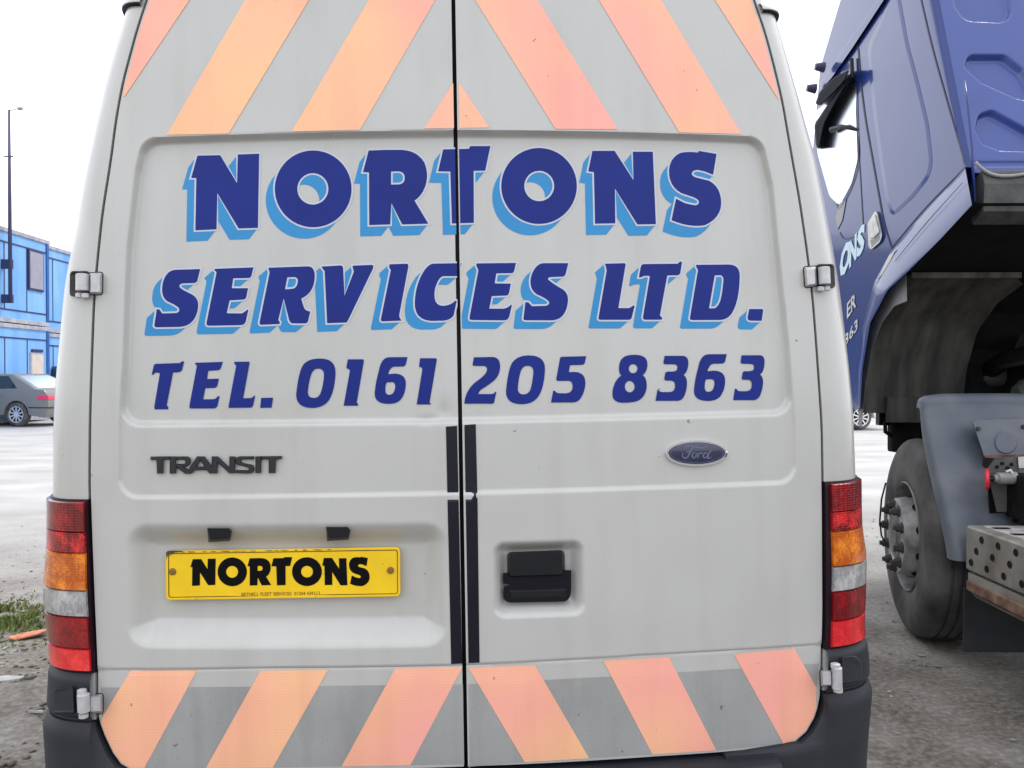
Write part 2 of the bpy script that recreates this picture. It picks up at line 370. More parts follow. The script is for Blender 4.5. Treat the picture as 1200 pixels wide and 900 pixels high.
def rrect(x0, y0, x1, y1, r, k=6):
    out = []
    for cx, cy, a in ((x1 - r, y1 - r, 0), (x0 + r, y1 - r, 90), (x0 + r, y0 + r, 180), (x1 - r, y0 + r, 270)):
        for i in range(k + 1):
            t = R_(a + 90 * i / k); out.append((cx + r * math.cos(t), cy + r * math.sin(t)))
    return np.array(out)
def rpoly(c, r, k=5):
    """polygon with its corners rounded by r"""
    c = np.asarray(c, float); out = []; n = len(c)
    for i in range(n):
        p, a, b = c[i], c[i - 1], c[(i + 1) % n]
        da, db = a - p, b - p; la, lb = np.linalg.norm(da), np.linalg.norm(db)
        q = min(r, la * .45, lb * .45); A = p + da / la * q; B = p + db / lb * q
        for t in np.linspace(0, 1, k): out.append((1 - t) ** 2 * A + 2 * t * (1 - t) * p + t * t * B)
    return np.array(out)
def area(c): x, y = c[:, 0], c[:, 1]; return 0.5 * np.sum(x * np.roll(y, -1) - np.roll(x, -1) * y)
def offset(c, d):
    """outline moved outwards by d (mitre limited); negative area (holes) follow their own side"""
    n = len(c); e = np.roll(c, -1, 0) - c; L = np.linalg.norm(e, axis=1, keepdims=True); e = e / np.maximum(L, 1e-9)
    nn = np.stack([e[:, 1], -e[:, 0]], 1); a = np.roll(nn, 1, 0) + nn
    la = np.sum(a * a, 1, keepdims=True); mi = 2 * a / np.maximum(la, 0.8)
    return c + mi * d
def wind(P, c):
    a = c; b = np.roll(c, -1, 0); x, y = P[:, :1], P[:, 1:]
    cr = (b[:, 0] - a[:, 0]) * (y - a[:, 1]) - (x - a[:, 0]) * (b[:, 1] - a[:, 1])
    u = (a[:, 1] <= y) & (b[:, 1] > y) & (cr > 0); d = (a[:, 1] > y) & (b[:, 1] <= y) & (cr < 0)
    return u.sum(1) - d.sum(1)
def inside(P, shapes):
    """shapes: lists of contours (first outer, others holes); union of all shapes"""
    r = np.zeros(len(P), bool)
    for cs in shapes:
        q = wind(P, cs[0]) != 0
        for h in cs[1:]: q &= wind(P, h) == 0
        r |= q
    return r
def fill(shapes, grid=None, keep=None, extra=()):
    V = []; E = []
    for cs in shapes:
        for c in cs:
            n = len(V); V += [Vector(p) for p in c]; E += [(n + i, n + (i + 1) % len(c)) for i in range(len(c))]
    A = np.array([tuple(v) for v in V]); lo, hi = A.min(0), A.max(0)
    segs = list(extra)
    if grid:
        for x in np.arange(math.floor(lo[0] / grid) * grid, hi[0] + grid, grid): segs.append(((x, lo[1] - 1), (x + 1e-3, hi[1] + 1)))
        for y in np.arange(math.floor(lo[1] / grid) * grid, hi[1] + grid, grid): segs.append(((lo[0] - 1, y), (hi[0] + 1, y + 1e-3)))
    for p, q in segs: n = len(V); V += [Vector(p), Vector(q)]; E.append((n, n + 1))
    r = delaunay_2d_cdt(V, E, [], 0, 1e-4)
    v = np.array([tuple(q) for q in r[0]]); f = np.array([q for q in r[2] if len(q) == 3])
    c = v[f].mean(1); k = inside(c, shapes)
    if keep is not None: k &= keep(c)
    a = v[f]; ar = np.abs((a[:, 1, 0] - a[:, 0, 0]) * (a[:, 2, 1] - a[:, 0, 1]) - (a[:, 2, 0] - a[:, 0, 0]) * (a[:, 1, 1] - a[:, 0, 1]))
    f = f[k & (ar > 1e-5)]
    if len(f) == 0: return np.zeros((0, 2)), np.zeros((0, 3), int)
    us, inv = np.unique(f, return_inverse=True)
    return v[us], inv.reshape(-1, 3)
def slab(mb, shapes, fn, l0, l1, grid=None, keep=None, mi=0, extra=(), sides=True):
    """outline raised from lift l0 to lift l1 on a mapped surface"""
    v, f = fill(shapes, grid, keep, extra)
    if not len(f): return
    T = fn(v, l1); mb.add(T, f.tolist(), mi)
    if sides:
        B = fn(v, l0); ed = {}
        for t in f:
            for i in range(3):
                a, b = int(t[i]), int(t[(i + 1) % 3]); k = (min(a, b), max(a, b)); ed[k] = None if k in ed else (a, b)
        Q = [e for e in ed.values() if e]
        n = len(v); mb.add(np.concatenate([T, B]), [(a, n + a, n + b, b) for a, b in Q], mi)
def bevel_slab(mb, c, fn, l0, l1, inset, grid=None, mi=0):
    """raised panel with a sloping rim"""
    i = offset(c, -inset); n = len(c)
    mb.add(np.concatenate([fn(c, l0), fn(i, l1)]), [(k, (k + 1) % n, n + (k + 1) % n, n + k) for k in range(n)], mi)
    v, f = fill([[i]], grid); mb.add(fn(v, l1), f.tolist(), mi)
# --- rays of the photograph (used to turn measured picture positions into metres on a known surface)
def rays(P, Mi=None):
    P = np.asarray(P, float).reshape(-1, 2)
    d = fw + ((P[:, :1] - 600) / FPX) * rt - ((P[:, 1:] - 450) / FPX) * up
    o = CAM
    if Mi is not None: o = Mi[:3, :3] @ CAM + Mi[:3, 3]; d = d @ Mi[:3, :3].T
    return o, d
def ground_at(px, py):
    o, d = rays([(px, py)]); t = -o[2] / d[0, 2]; return o + t * d[0]
def at_depth(px, py, dist):
    o, d = rays([(px, py)]); return o + dist * d[0]
# ================================================================== THE VAN
LEAN = R_(-0.9)                                     # it stands slightly out of plumb on the uneven yard
van = thing('van', 'white high-roof panel van seen from behind, blue lettering and orange chevrons on its doors', 'van')
VX = 0.0215                                         # the doors meet at x = 0 of the van's own frame
van.location = (VX, 0, 0); van.rotation_euler = (0, LEAN, 0)
_c, _s = math.cos(LEAN), math.sin(LEAN)
VMI = np.linalg.inv(np.array([[_c, 0, _s, VX], [0, 1, 0, 0], [-_s, 0, _c, 0], [0, 0, 0, 1]]))
def S(x, z):
    """depth of the rear face (bowed across, leaning in at the top, tucked under at the bottom)"""
    return 0.088 * x * x + 0.05 * np.maximum(0, z - 1.25) ** 2 + 0.06 * np.maximum(0, 0.735 - z) ** 2 / (np.maximum(0, 0.735 - z) + 0.02)
def rear_xz(P, depth=0.0, rel=None):
    o, d = rays(P, VMI); t = np.full(len(d), 1.9)
    for _ in range(9):
        p = o + t[:, None] * d; y = S(p[:, 0], p[:, 2]) + depth
        if rel is not None: y = y + rel(p[:, 0], p[:, 2])
        t = t + (y - p[:, 1]) / d[:, 1]
    p = o + t[:, None] * d; return p
def xz(P): p = rear_xz(P); return p[:, [0, 2]]
def sdpoly(X, Z, c):
    """signed distance to a polygon, negative inside"""
    d = np.full(X.shape, 1e9); s = np.ones(X.shape); n = len(c)
    for i in range(n):
        a = c[i]; b = c[i - 1]; ex, ez = b - a; wx, wz = X - a[0], Z - a[1]
        t = np.clip((wx * ex + wz * ez) / (ex * ex + ez * ez), 0, 1)
        d = np.minimum(d, (wx - ex * t) ** 2 + (wz - ez * t) ** 2)
        c1, c2, c3 = Z >= a[1], Z < b[1], ex * wz > ez * wx
        f = (c1 & c2 & c3) | (~c1 & ~c2 & ~c3); s = np.where(f, -s, s)
    return s * np.sqrt(d)
def rr(px, r):
    """rounded-corner region given by its outer corners in the picture; shrunk by r for rounding"""
    c = xz(px); c = c if area(c) > 0 else c[::-1]
    return offset(c, -r), r
REC = []      # (polygon, corner radius, depth, rim width)
def recess(px, r, depth, wd): c, r = rr(px, r); REC.append((c, r, depth, wd))
_top = [(345, 155), (537, 152), (730, 154)]
recess([(166, 161)] + _top + [(894, 160), (907, 217), (914, 290), (926, 405), (931, 487), (537, 497), (138, 501), (142, 433), (147, 290), (157, 200)], 0.045, 0.015, 0.013)
recess([(166, 161)] + _top + [(894, 160), (907, 217), (914, 290), (926, 405), (933, 500), (934, 567), (537, 580), (138, 585), (138, 501), (142, 433), (147, 290), (157, 200)], 0.045, 0.006, 0.008)
recess([(145, 612), (527, 610), (527, 759), (147, 761)], 0.055, 0.042, 0.062)
recess([(576, 634), (686, 631), (688, 722), (577, 726)], 0.03, 0.034, 0.034)
SEAMZ = xz([(115, 785.5), (330, 783.5), (540, 780.5), (750, 769), (966, 755.5)])
def relief(x, z):
    r = np.zeros(np.shape(x))
    for c, rad, dp, wd in REC:
        d = sdpoly(np.asarray(x), np.asarray(z), c) - rad
        q = np.clip(-d / wd, 0, 1); r = r + dp * q * q * (3 - 2 * q)
    zs = np.interp(x, SEAMZ[:, 0], SEAMZ[:, 1]); q = np.clip(1 - np.abs(z - zs) / 0.0042, 0, 1)
    r = r + 0.005 * q + np.where(z < zs, 0.0035, 0.0) * np.clip((zs - z) / 0.004, 0, 1)
    # faint handling dents near the seam and gentle panel ripple
    for ax, az, sx, sz, h in ((-0.035, 1.335, .012, .02, .004), (-0.075, 1.318, .02, .008, .003), (-0.33, 0.93, .07, .05, .0015), (0.5, 0.95, .09, .06, .0012)):
        r = r + h * np.exp(-((x - ax) / sx) ** 2 - ((z - az) / sz) ** 2)
    return r
def on_rear(P, lift): return rear_xz(P, -lift, relief)           # follows the pressed panel
def on_base(P, lift): return rear_xz(P, -lift)                   # follows the unpressed sheet

EDGE = {}
EDGE[-1] = [(192, -60), (172, 0), (161.3, 32), (153, 63), (144, 96), (136, 140), (130, 187), (120, 250), (115, 297), (110.3, 350), (105.5, 490), (104.8, 570), (106.5, 620), (109.5, 700), (113, 780), (113.4, 839)]
EDGE[1] = [(865, -60), (883.3, 0), (896, 36), (906.7, 76), (916.7, 118), (925, 167), (937, 235), (945.5, 293), (951.7, 343), (955.5, 390), (963, 500), (964.4, 600), (965, 720), (963.6, 770), (962.5, 816)]
BOT = {-1: [(113.4, 839), (116, 850), (121, 863), (130.5, 883), (140, 896), (152, 903), (175, 905), (300, 903), (545, 899)],
       1: [(962.5, 816), (960, 830), (956, 842), (946.7, 858), (933, 870), (918.7, 874.5), (845, 882), (770, 887), (620, 896), (545, 899)]}
SIL = {-1: [(150, -60), (140, -10), (136, 8), (131, 30), (117, 80), (108.7, 120), (100, 160), (88, 217), (80, 278), (73, 300), (66, 340), (63, 377), (56, 450), (53.4, 507), (53, 583), (53.5, 640), (51, 672), (50.5, 717), (56, 766), (57, 785), (52, 842), (56, 893)],
       1: [(903, -60), (914, -10), (918, 8), (923, 31), (933, 69), (946.7, 119), (955, 150), (966.7, 187), (976, 240), (985, 293), (992, 335), (1003, 427), (1008, 480), (1010.5, 540), (1011.5, 565), (1011.5, 618), (1016, 648), (1016.5, 695), (1015, 746), (1019, 756), (1022, 800), (1013, 890)]}
XE, XS, ZB = {}, {}, {}
def smooth_z(pts):
    pts = pts[np.argsort(pts[:, 2])]; return pts
for sd_ in (-1, 1):
    e = smooth_z(rear_xz(EDGE[sd_])); XE[sd_] = (e[:, 2], e[:, 0])
    b = rear_xz(BOT[sd_]); k = np.argsort(b[:, 0]); ZB[sd_] = (b[k, 0], b[k, 2])
    o, d = rays(SIL[sd_], VMI); p = o + ((0.135 - o[1]) / d[:, 1])[:, None] * d
    p = smooth_z(p); XS[sd_] = (p[:, 2], p[:, 0])
def interp_s(z, t):
    """linear interpolation, lightly smoothed"""
    return sum(np.interp(z + q, *t) for q in (-.03, -.015, 0, .015, .03)) / 5
def xe(sd, z): return interp_s(np.asarray(z, float), XE[sd])
def xs(sd, z): return interp_s(np.asarray(z, float), XS[sd])
ZTOP = 2.47
ZC = {s: rear_xz([EDGE[s][-1]])[0, 2] for s in (-1, 1)}
GAP = 0.0046
def clip_keep(sd):
    return (lambda c: (c[:, 0] < gapx(c[:, 1]) - 2.4)) if sd < 0 else (lambda c: c[:, 0] > gapx(c[:, 1]) + 2.4)
_g0, _g1 = None, None
def gapx(y): return 532.75 + 0.0161 * y
GAPSEG = [((gapx(-150) - 2.4, -150), (gapx(960) - 2.4, 960)), ((gapx(-150) + 2.4, -150), (gapx(960) + 2.4, 960))]
# doors: pressed sheet metal
DOOR = {}
for sd_ in (-1, 1):
    u = np.concatenate([np.linspace(0, 0.04, 5)[:-1], np.linspace(0.04, 0.90, 250)[:-1], np.linspace(0.90, 1, 46)])
    xb = u * xe(sd_, ZC[sd_]); zb = np.interp(xb, *ZB[sd_])
    NV = 620; v = np.linspace(0, 1, NV)[:, None]
    Z = zb[None, :] * (1 - v) + ZTOP * v
    X = xe(sd_, Z) - sd_ * 0.003; X = sd_ * GAP + u[None, :] * (X - sd_ * GAP)
    Y = S(X, Z) + relief(X, Z)
    # rolled edges, then the flange going back
    P = np.stack([X, Y, Z], -1)
    def ring(Q, ax, first):
        a = Q.copy(); a[..., 1] += 0.003; b = Q.copy(); b[..., 1] += 0.03
        return a, b
    mb = MB(); mb.grid(P, 0, flip=sd_ > 0)
    for edge, fl in ((P[:, 0], sd_ < 0), (P[:, -1], sd_ > 0), (P[0], sd_ < 0), (P[-1], sd_ > 0)):
        b = edge.copy(); b[:, 1] += 0.032; mb.grid(np.stack([edge, b], 0), 0, flip=fl)
    dr = mb.build('rear_door', ['van_white'], van, smooth=True, angle=50, fixn=False)
    dr['label'] = 'rear door with number plate recess' if sd_ < 0 else 'rear door with black latch handle'
    DOOR[sd_] = dr
# black sheet paints the dark inside the shut lines; seal strip follows
zz = np.linspace(0.5, 2.44, 60)
G = []
for z in zz:
    a, b = float(xe(-1, max(z, ZC[-1]))) - 0.012, float(xe(1, max(z, ZC[1]))) + 0.012
    x = np.linspace(a, b, 60); G.append(np.stack([x, S(x, z) + 0.062, np.full(60, z)], -1))
mb = MB(); mb.grid(G); mb.build('dark_seal_backing', ['seal'], van)
mb = MB()
zz = np.linspace(0.56, 2.45, 40)
for x0, x1, dpt in ((-0.012, 0.012, 0.030),):
    a = np.stack([np.full(40, x0), S(x0, zz) + dpt, zz], -1); b = np.stack([np.full(40, x1), S(x1, zz) + dpt, zz], -1); mb.grid(np.stack([a, b], 1))
mb.build('dark_seal_backing', ['seal'], van)
# --- corner posts and side walls
def post(sd, z, uu, bulge=0.0, x0off=0.003, zfl=0.0):
    """points round the rear corner at height z: 0 at the door's shut line, 1 where the side wall begins"""
    a = np.array([float(xe(sd, max(z, ZC[sd]))) + sd * x0off, 0]); a[1] = float(S(a[0], max(z, zfl))) - 0.001
    c = np.array([float(xs(sd, z)), a[1] + 0.135]); m = np.array([a[0] + (c[0] - a[0]) * 0.86, a[1] + 0.012])
    out = []
    for q in uu:
        if q <= 1:
            p = (1 - q) ** 2 * a + 2 * q * (1 - q) * m + q * q * c; t = 2 * (1 - q) * (m - a) + 2 * q * (c - m)
        else: p = c + np.array([0, (q - 1)]) * 1.0; t = np.array([0, 1.0])
        t = t / np.linalg.norm(t); nrm = np.array([t[1], -t[0]]) if sd > 0 else np.array([-t[1], t[0]])
        p = p + nrm * bulge; out.append((p[0], p[1], z))
    return np.array(out)
ZCAP = rear_xz([(905, 19)])[0, 2] + 0.03
mb = MB()
for sd_ in (-1, 1):
    zz = np.linspace(0.66, ZCAP, 120)
    uu = np.concatenate([np.linspace(0, 1, 22), [1.15, 1.5, 2.2, 3.2, 3.7]])
    P = np.array([post(sd_, z, uu) for z in zz]); inner = P[:, :1].copy(); inner[..., 1] += 0.055
    P = np.concatenate([inner, P], 1); P[:, -1, 0] *= 0.97
    mb.grid(P, 0, flip=sd_ < 0)
    # high roof above the gutter: set in a little, rounding over to the crown
    rows = []
    for k, t in enumerate(np.linspace(0, 1, 40)):
        z = ZCAP + t * (2.50 - ZCAP); q = post(sd_, z, uu); ins = 0.018 + 0.012 * t
        q[:, 0] -= sd_ * ins * np.clip(np.linspace(0, 2.2, len(q)), 0, 1); q[:, 1] += 0.004 * np.clip(np.linspace(0, 2.2, len(q)), 0, 1)
        q[-1, 0] *= 0.97; rows.append(q)
    rows = np.array(rows); ri = rows[:, :1].copy(); ri[..., 1] += 0.055
    mb.grid(np.concatenate([ri, rows], 1), 0, flip=sd_ < 0)
# crown of the roof
A = [q for q in np.array([post(-1, 2.5, uu), post(1, 2.5, uu)])]
L, Rr = A; L[:, 0] += 0.03; Rr[:, 0] -= 0.03
rows = []
for t in np.linspace(0, 1, 24):
    q = L * (1 - t) + Rr * t; q[:, 2] += 0.11 * (1 - (2 * t - 1) ** 4); rows.append(q)
mb.grid(rows)
x = np.linspace(-0.62, 0.62, 30)   # lip above the doors
za = np.full(30, ZTOP + 0.008); mb.grid(np.stack([np.stack([x, S(x, ZTOP), za], -1), np.stack([x, S(x, ZTOP) + .03, za + .13], -1)], 0))
mb.build('body_shell', ['van_white'], van, smooth=True, angle=55)
mb = MB()                           # cab, bonnet and floor further forward
mb.ngon_prism([(3.7, 2.38), (3.95, 2.3), (4.55, 1.55), (5.35, 1.25), (5.5, 0.95), (5.5, 0.4), (3.7, 0.4)], lambda p: (-0.84, p[0], p[1]), lambda p: (0.85, p[0], p[1]))
mb.build('cab_front', ['van_white'], van, bevel=0.06)
mb = MB(); mb.ngon_prism([(4.02, 2.28), (4.5, 1.6), (4.52, 1.62), (4.05, 2.31)], lambda p: (-0.74, p[0], p[1]), lambda p: (0.76, p[0], p[1]))
mb.build('windscreen', ['dark_glass'], van)
mb = MB(); mb.box((-0.86, 0.2, 0.36), (0.88, 5.3, 0.42)); mb.build('floor_pan', ['underside'], van)
def wheel_prof(R, wd, rb):
    return [(rb, .02), (rb + .01, .0), (rb + (R - rb) * .5, -.012), (R - .03, .004), (R - .008, .022), (R, .045), (R, wd - .045), (R - .008, wd - .022), (R - .03, wd - .004), (rb, wd - .02)]
for sx in (-1, 1):
    for y in (0.98, 4.55):
        wv = sub('wheel', van, (sx * 0.93 + 0.01, y, 0.335)); wv.rotation_euler = (0, 0, PI if sx > 0 else 0)
        mb = MB(); mb.lathe_x(wheel_prof(.335, .21, .2), 36); mb.build('tyre', ['tyre'], wv, smooth=True)
        mb = MB(); mb.lathe_x([(.2, .02), (.19, .05), (.12, .04), (.05, .02), (.0, .02)], 24); mb.build('rim', ['rim_grey'], wv, smooth=True)
# gutter end caps on the corner posts
for sd_ in (-1, 1):
    mb = MB(); zc = ZCAP
    uu = np.linspace(0.03, 1.35, 30); pr = []
    for bz, bu in ((-.005, .0), (-.005, .006), (-.003, .009), (.000, .0095), (.001, .011), (.010, .011), (.014, .008), (.016, .0)):
        pr.append([post(sd_, zc + bz - .02 * (1 - min(u_, 1)), [u_], bu)[0] for u_ in uu])
    pr = np.array(pr); mb.grid(pr[3:]); mb.grid(pr[:4], 1); mb.build('roof_gutter', ['van_white', 'seal'], van, smooth=True, angle=35)

# --- lettering
ZO = 7.5
def G(ox, oy, *cs, sc=ZO):
    """glyph outlines traced at sc times enlargement with corner (ox, oy)"""
    out = []
    for c in cs:
        c = c if isinstance(c, np.ndarray) else flat(list(c))
        out.append(np.array([ox, oy]) + c / sc)
    return out
N1 = G(210, 165, [(160, 130), (360, 126), (508, 372), (515, 120), (703, 113), (692, 765), (522, 770), (335, 460), (328, 778), (142, 786), (150, 326), (105, 326)])
O1 = [ell(367, 221.3, 45, 45, 64), ell(366.6, 221.3, 18.2, 18.4, 48)]
RR1 = G(370, 165, [(465, 85), (600, 80), (745, 79), (890, 82, 1), (955, 190), (1008, 320, 1), (945, 440), (915, 495, 1), (868, 525), (990, 728), (760, 735), (665, 548), (655, 735), (470, 740), (468, 278), (415, 275)],
        [(662, 270), (725, 268), (782, 272, 1), (782, 325), (782, 380, 1), (725, 383), (662, 384)])
T1 = G(490, 165, [(220, 75), (445, 70), (460, 46), (635, 46), (590, 262), (488, 264), (490, 720), (297, 727), (283, 270), (175, 268)])
O2 = [ell(631.7, 217.9, 44.3, 44.5, 64), ell(631.9, 217.9, 17.5, 17.8, 48)]
N2 = G(700, 165, [(-43, 88), (152, 88), (318, 345), (312, 95), (488, 96), (515, 732), (352, 735), (155, 420), (158, 725), (-20, 728), (-30, 275), (-80, 268)])
S1 = G(700, 165, [(890, 88), (1048, 115), (1018, 298), (940, 268), (885, 256), (832, 256, 1), (830, 290), (835, 315, 1), (880, 325), (985, 352), (1090, 410, 1), (1089, 550), (1085, 680, 1), (945, 742), (810, 765, 1), (652, 697), (692, 508), (770, 548), (850, 566), (893, 568, 1), (893, 535), (890, 510, 1), (830, 490), (740, 460), (628, 400, 1), (630, 265), (633, 155, 1), (725, 108), (790, 90, 1), (885, 103)])
LINE1 = [N1, O1, RR1, T1, O2, N2, S1]
LINE2 = [
 G(165, 295, [(522, 152), (497, 255), (485, 275, 1), (465, 275), (370, 278), (325, 285, 1), (345, 315), (365, 335, 1), (430, 365), (508, 400, 1), (504, 470), (500, 570, 1), (440, 625), (395, 660, 1), (330, 661), (140, 664), (113, 662, 1), (120, 635), (140, 505), (165, 508), (185, 540), (200, 542), (315, 538), (352, 522, 1), (330, 490), (300, 465, 1), (235, 437), (183, 400, 1), (187, 325), (190, 235, 1), (240, 185), (268, 160, 1), (310, 158)]),
 G(165, 295, [(650, 150), (990, 137), (972, 212), (962, 232, 1), (945, 231), (812, 233), (800, 320), (942, 320), (928, 395), (920, 420, 1), (900, 420), (780, 428), (755, 540), (885, 542), (915, 530, 1), (935, 508), (945, 508), (925, 605), (915, 640, 1), (885, 645), (600, 650), (573, 650, 1), (578, 620), (662, 200), (665, 180), (645, 160)]),
 G(310, 295, [(35, 140), (380, 128), (445, 130, 1), (442, 220), (436, 330, 1), (375, 378), (345, 402, 1), (322, 412), (348, 495), (362, 520, 1), (402, 525), (382, 612), (372, 630, 1), (350, 630), (250, 630), (225, 628, 1), (215, 595), (168, 412), (120, 600), (135, 620), (130, 635), (-30, 642), (-48, 642, 1), (-42, 612), (45, 180), (35, 155)],
   [(200, 225), (260, 222), (297, 225, 1), (292, 265), (285, 322, 1), (240, 326), (180, 330)]),
 G(310, 295, [(500, 130), (670, 120), (690, 122, 1), (691, 150), (703, 385), (785, 175), (775, 140), (775, 122), (945, 115), (962, 120, 1), (952, 150), (735, 600), (720, 622), (550, 628), (528, 170), (505, 140)]),
 G(420, 295, [(272, 110), (425, 105), (442, 108, 1), (438, 135), (358, 560), (365, 585), (380, 605), (210, 612), (193, 610, 1), (200, 580), (285, 160), (270, 140)]),
 G(420, 295, [(660, 104), (908, 100), (892, 190), (885, 214, 1), (860, 214), (745, 215), (700, 225, 1), (672, 330), (652, 472, 1), (740, 475), (805, 475, 1), (852, 430), (864, 432), (838, 555), (820, 595, 1), (750, 606), (640, 608), (490, 600, 1), (495, 440), (503, 280, 1), (575, 170), (615, 108, 1)]),
 G(540, 295, [(140, 102), (485, 98), (470, 165), (462, 188, 1), (445, 188), (312, 190), (298, 278), (440, 280), (426, 355), (418, 384, 1), (400, 385), (272, 390), (250, 500), (380, 500), (415, 492, 1), (440, 465), (449, 470), (426, 570), (412, 602, 1), (385, 603), (100, 600), (70, 600, 1), (78, 570), (155, 160), (135, 120)]),
 G(540, 295, [(945, 100), (922, 195), (912, 220, 1), (890, 219), (800, 222), (755, 226, 1), (770, 245), (795, 270, 1), (870, 315), (948, 350, 1), (942, 430), (935, 530, 1), (880, 577), (840, 603, 1), (790, 603), (570, 602), (545, 602, 1), (552, 575), (568, 442), (595, 445), (625, 478), (640, 478), (745, 475), (790, 465, 1), (770, 432), (740, 405, 1), (670, 375), (612, 340, 1), (612, 260), (618, 180, 1), (665, 130), (695, 101, 1), (730, 100)]),
 G(680, 295, [(215, 105), (385, 100), (404, 102, 1), (396, 130), (335, 495), (430, 495), (455, 480), (470, 470), (478, 475), (455, 570), (448, 599, 1), (425, 598), (180, 598), (153, 598, 1), (162, 572), (232, 165), (225, 130)]),
 G(680, 295, [(555, 108), (855, 105), (875, 88), (895, 88), (880, 185), (872, 206, 1), (850, 207), (765, 208), (700, 560), (720, 580), (718, 597), (570, 598), (548, 594, 1), (552, 570), (612, 215), (600, 210), (560, 212), (535, 225), (515, 225), (530, 140), (538, 110, 1)]),
 G(780, 295, [(268, 115), (560, 112), (656, 115, 1), (652, 220), (648, 440, 1), (580, 545), (540, 600, 1), (470, 600), (235, 600), (208, 600, 1), (215, 575), (285, 160), (270, 135)],
   [(432, 208), (480, 206), (513, 208, 1), (508, 260), (495, 400, 1), (475, 445), (450, 496, 1), (425, 497), (382, 497)]),
 G(780, 295, [(735, 503), (845, 503), (860, 504, 1), (857, 520), (845, 607), (745, 606), (716, 600, 1), (722, 570)]),
]
def six(ox, dx=0, dy=0):
    return G(ox, 400, [(980 + dx, 113 + dy), (1138 + dx, 112 + dy), (1125 + dx, 172 + dy), (1118 + dx, 194 + dy, 1), (1098 + dx, 195 + dy), (1020 + dx, 197 + dy), (985 + dx, 202 + dy, 1), (968 + dx, 262 + dy), (1030 + dx, 257 + dy), (1127 + dx, 262 + dy, 1), (1124 + dx, 350 + dy), (1120 + dx, 440 + dy, 1), (1075 + dx, 490 + dy), (1040 + dx, 524 + dy, 1), (970 + dx, 524 + dy), (846 + dx, 522 + dy, 1), (850 + dx, 430 + dy), (858 + dx, 330 + dy, 1), (885 + dx, 240 + dy), (905 + dx, 113 + dy, 1)],
             [(960 + dx, 335 + dy), (1000 + dx, 332 + dy), (1034 + dx, 333 + dy, 1), (1030 + dx, 375 + dy), (1025 + dx, 440 + dy, 1), (978 + dx, 444 + dy), (942 + dx, 442 + dy, 1), (944 + dx, 400 + dy), (945 + dx, 338 + dy, 1)])
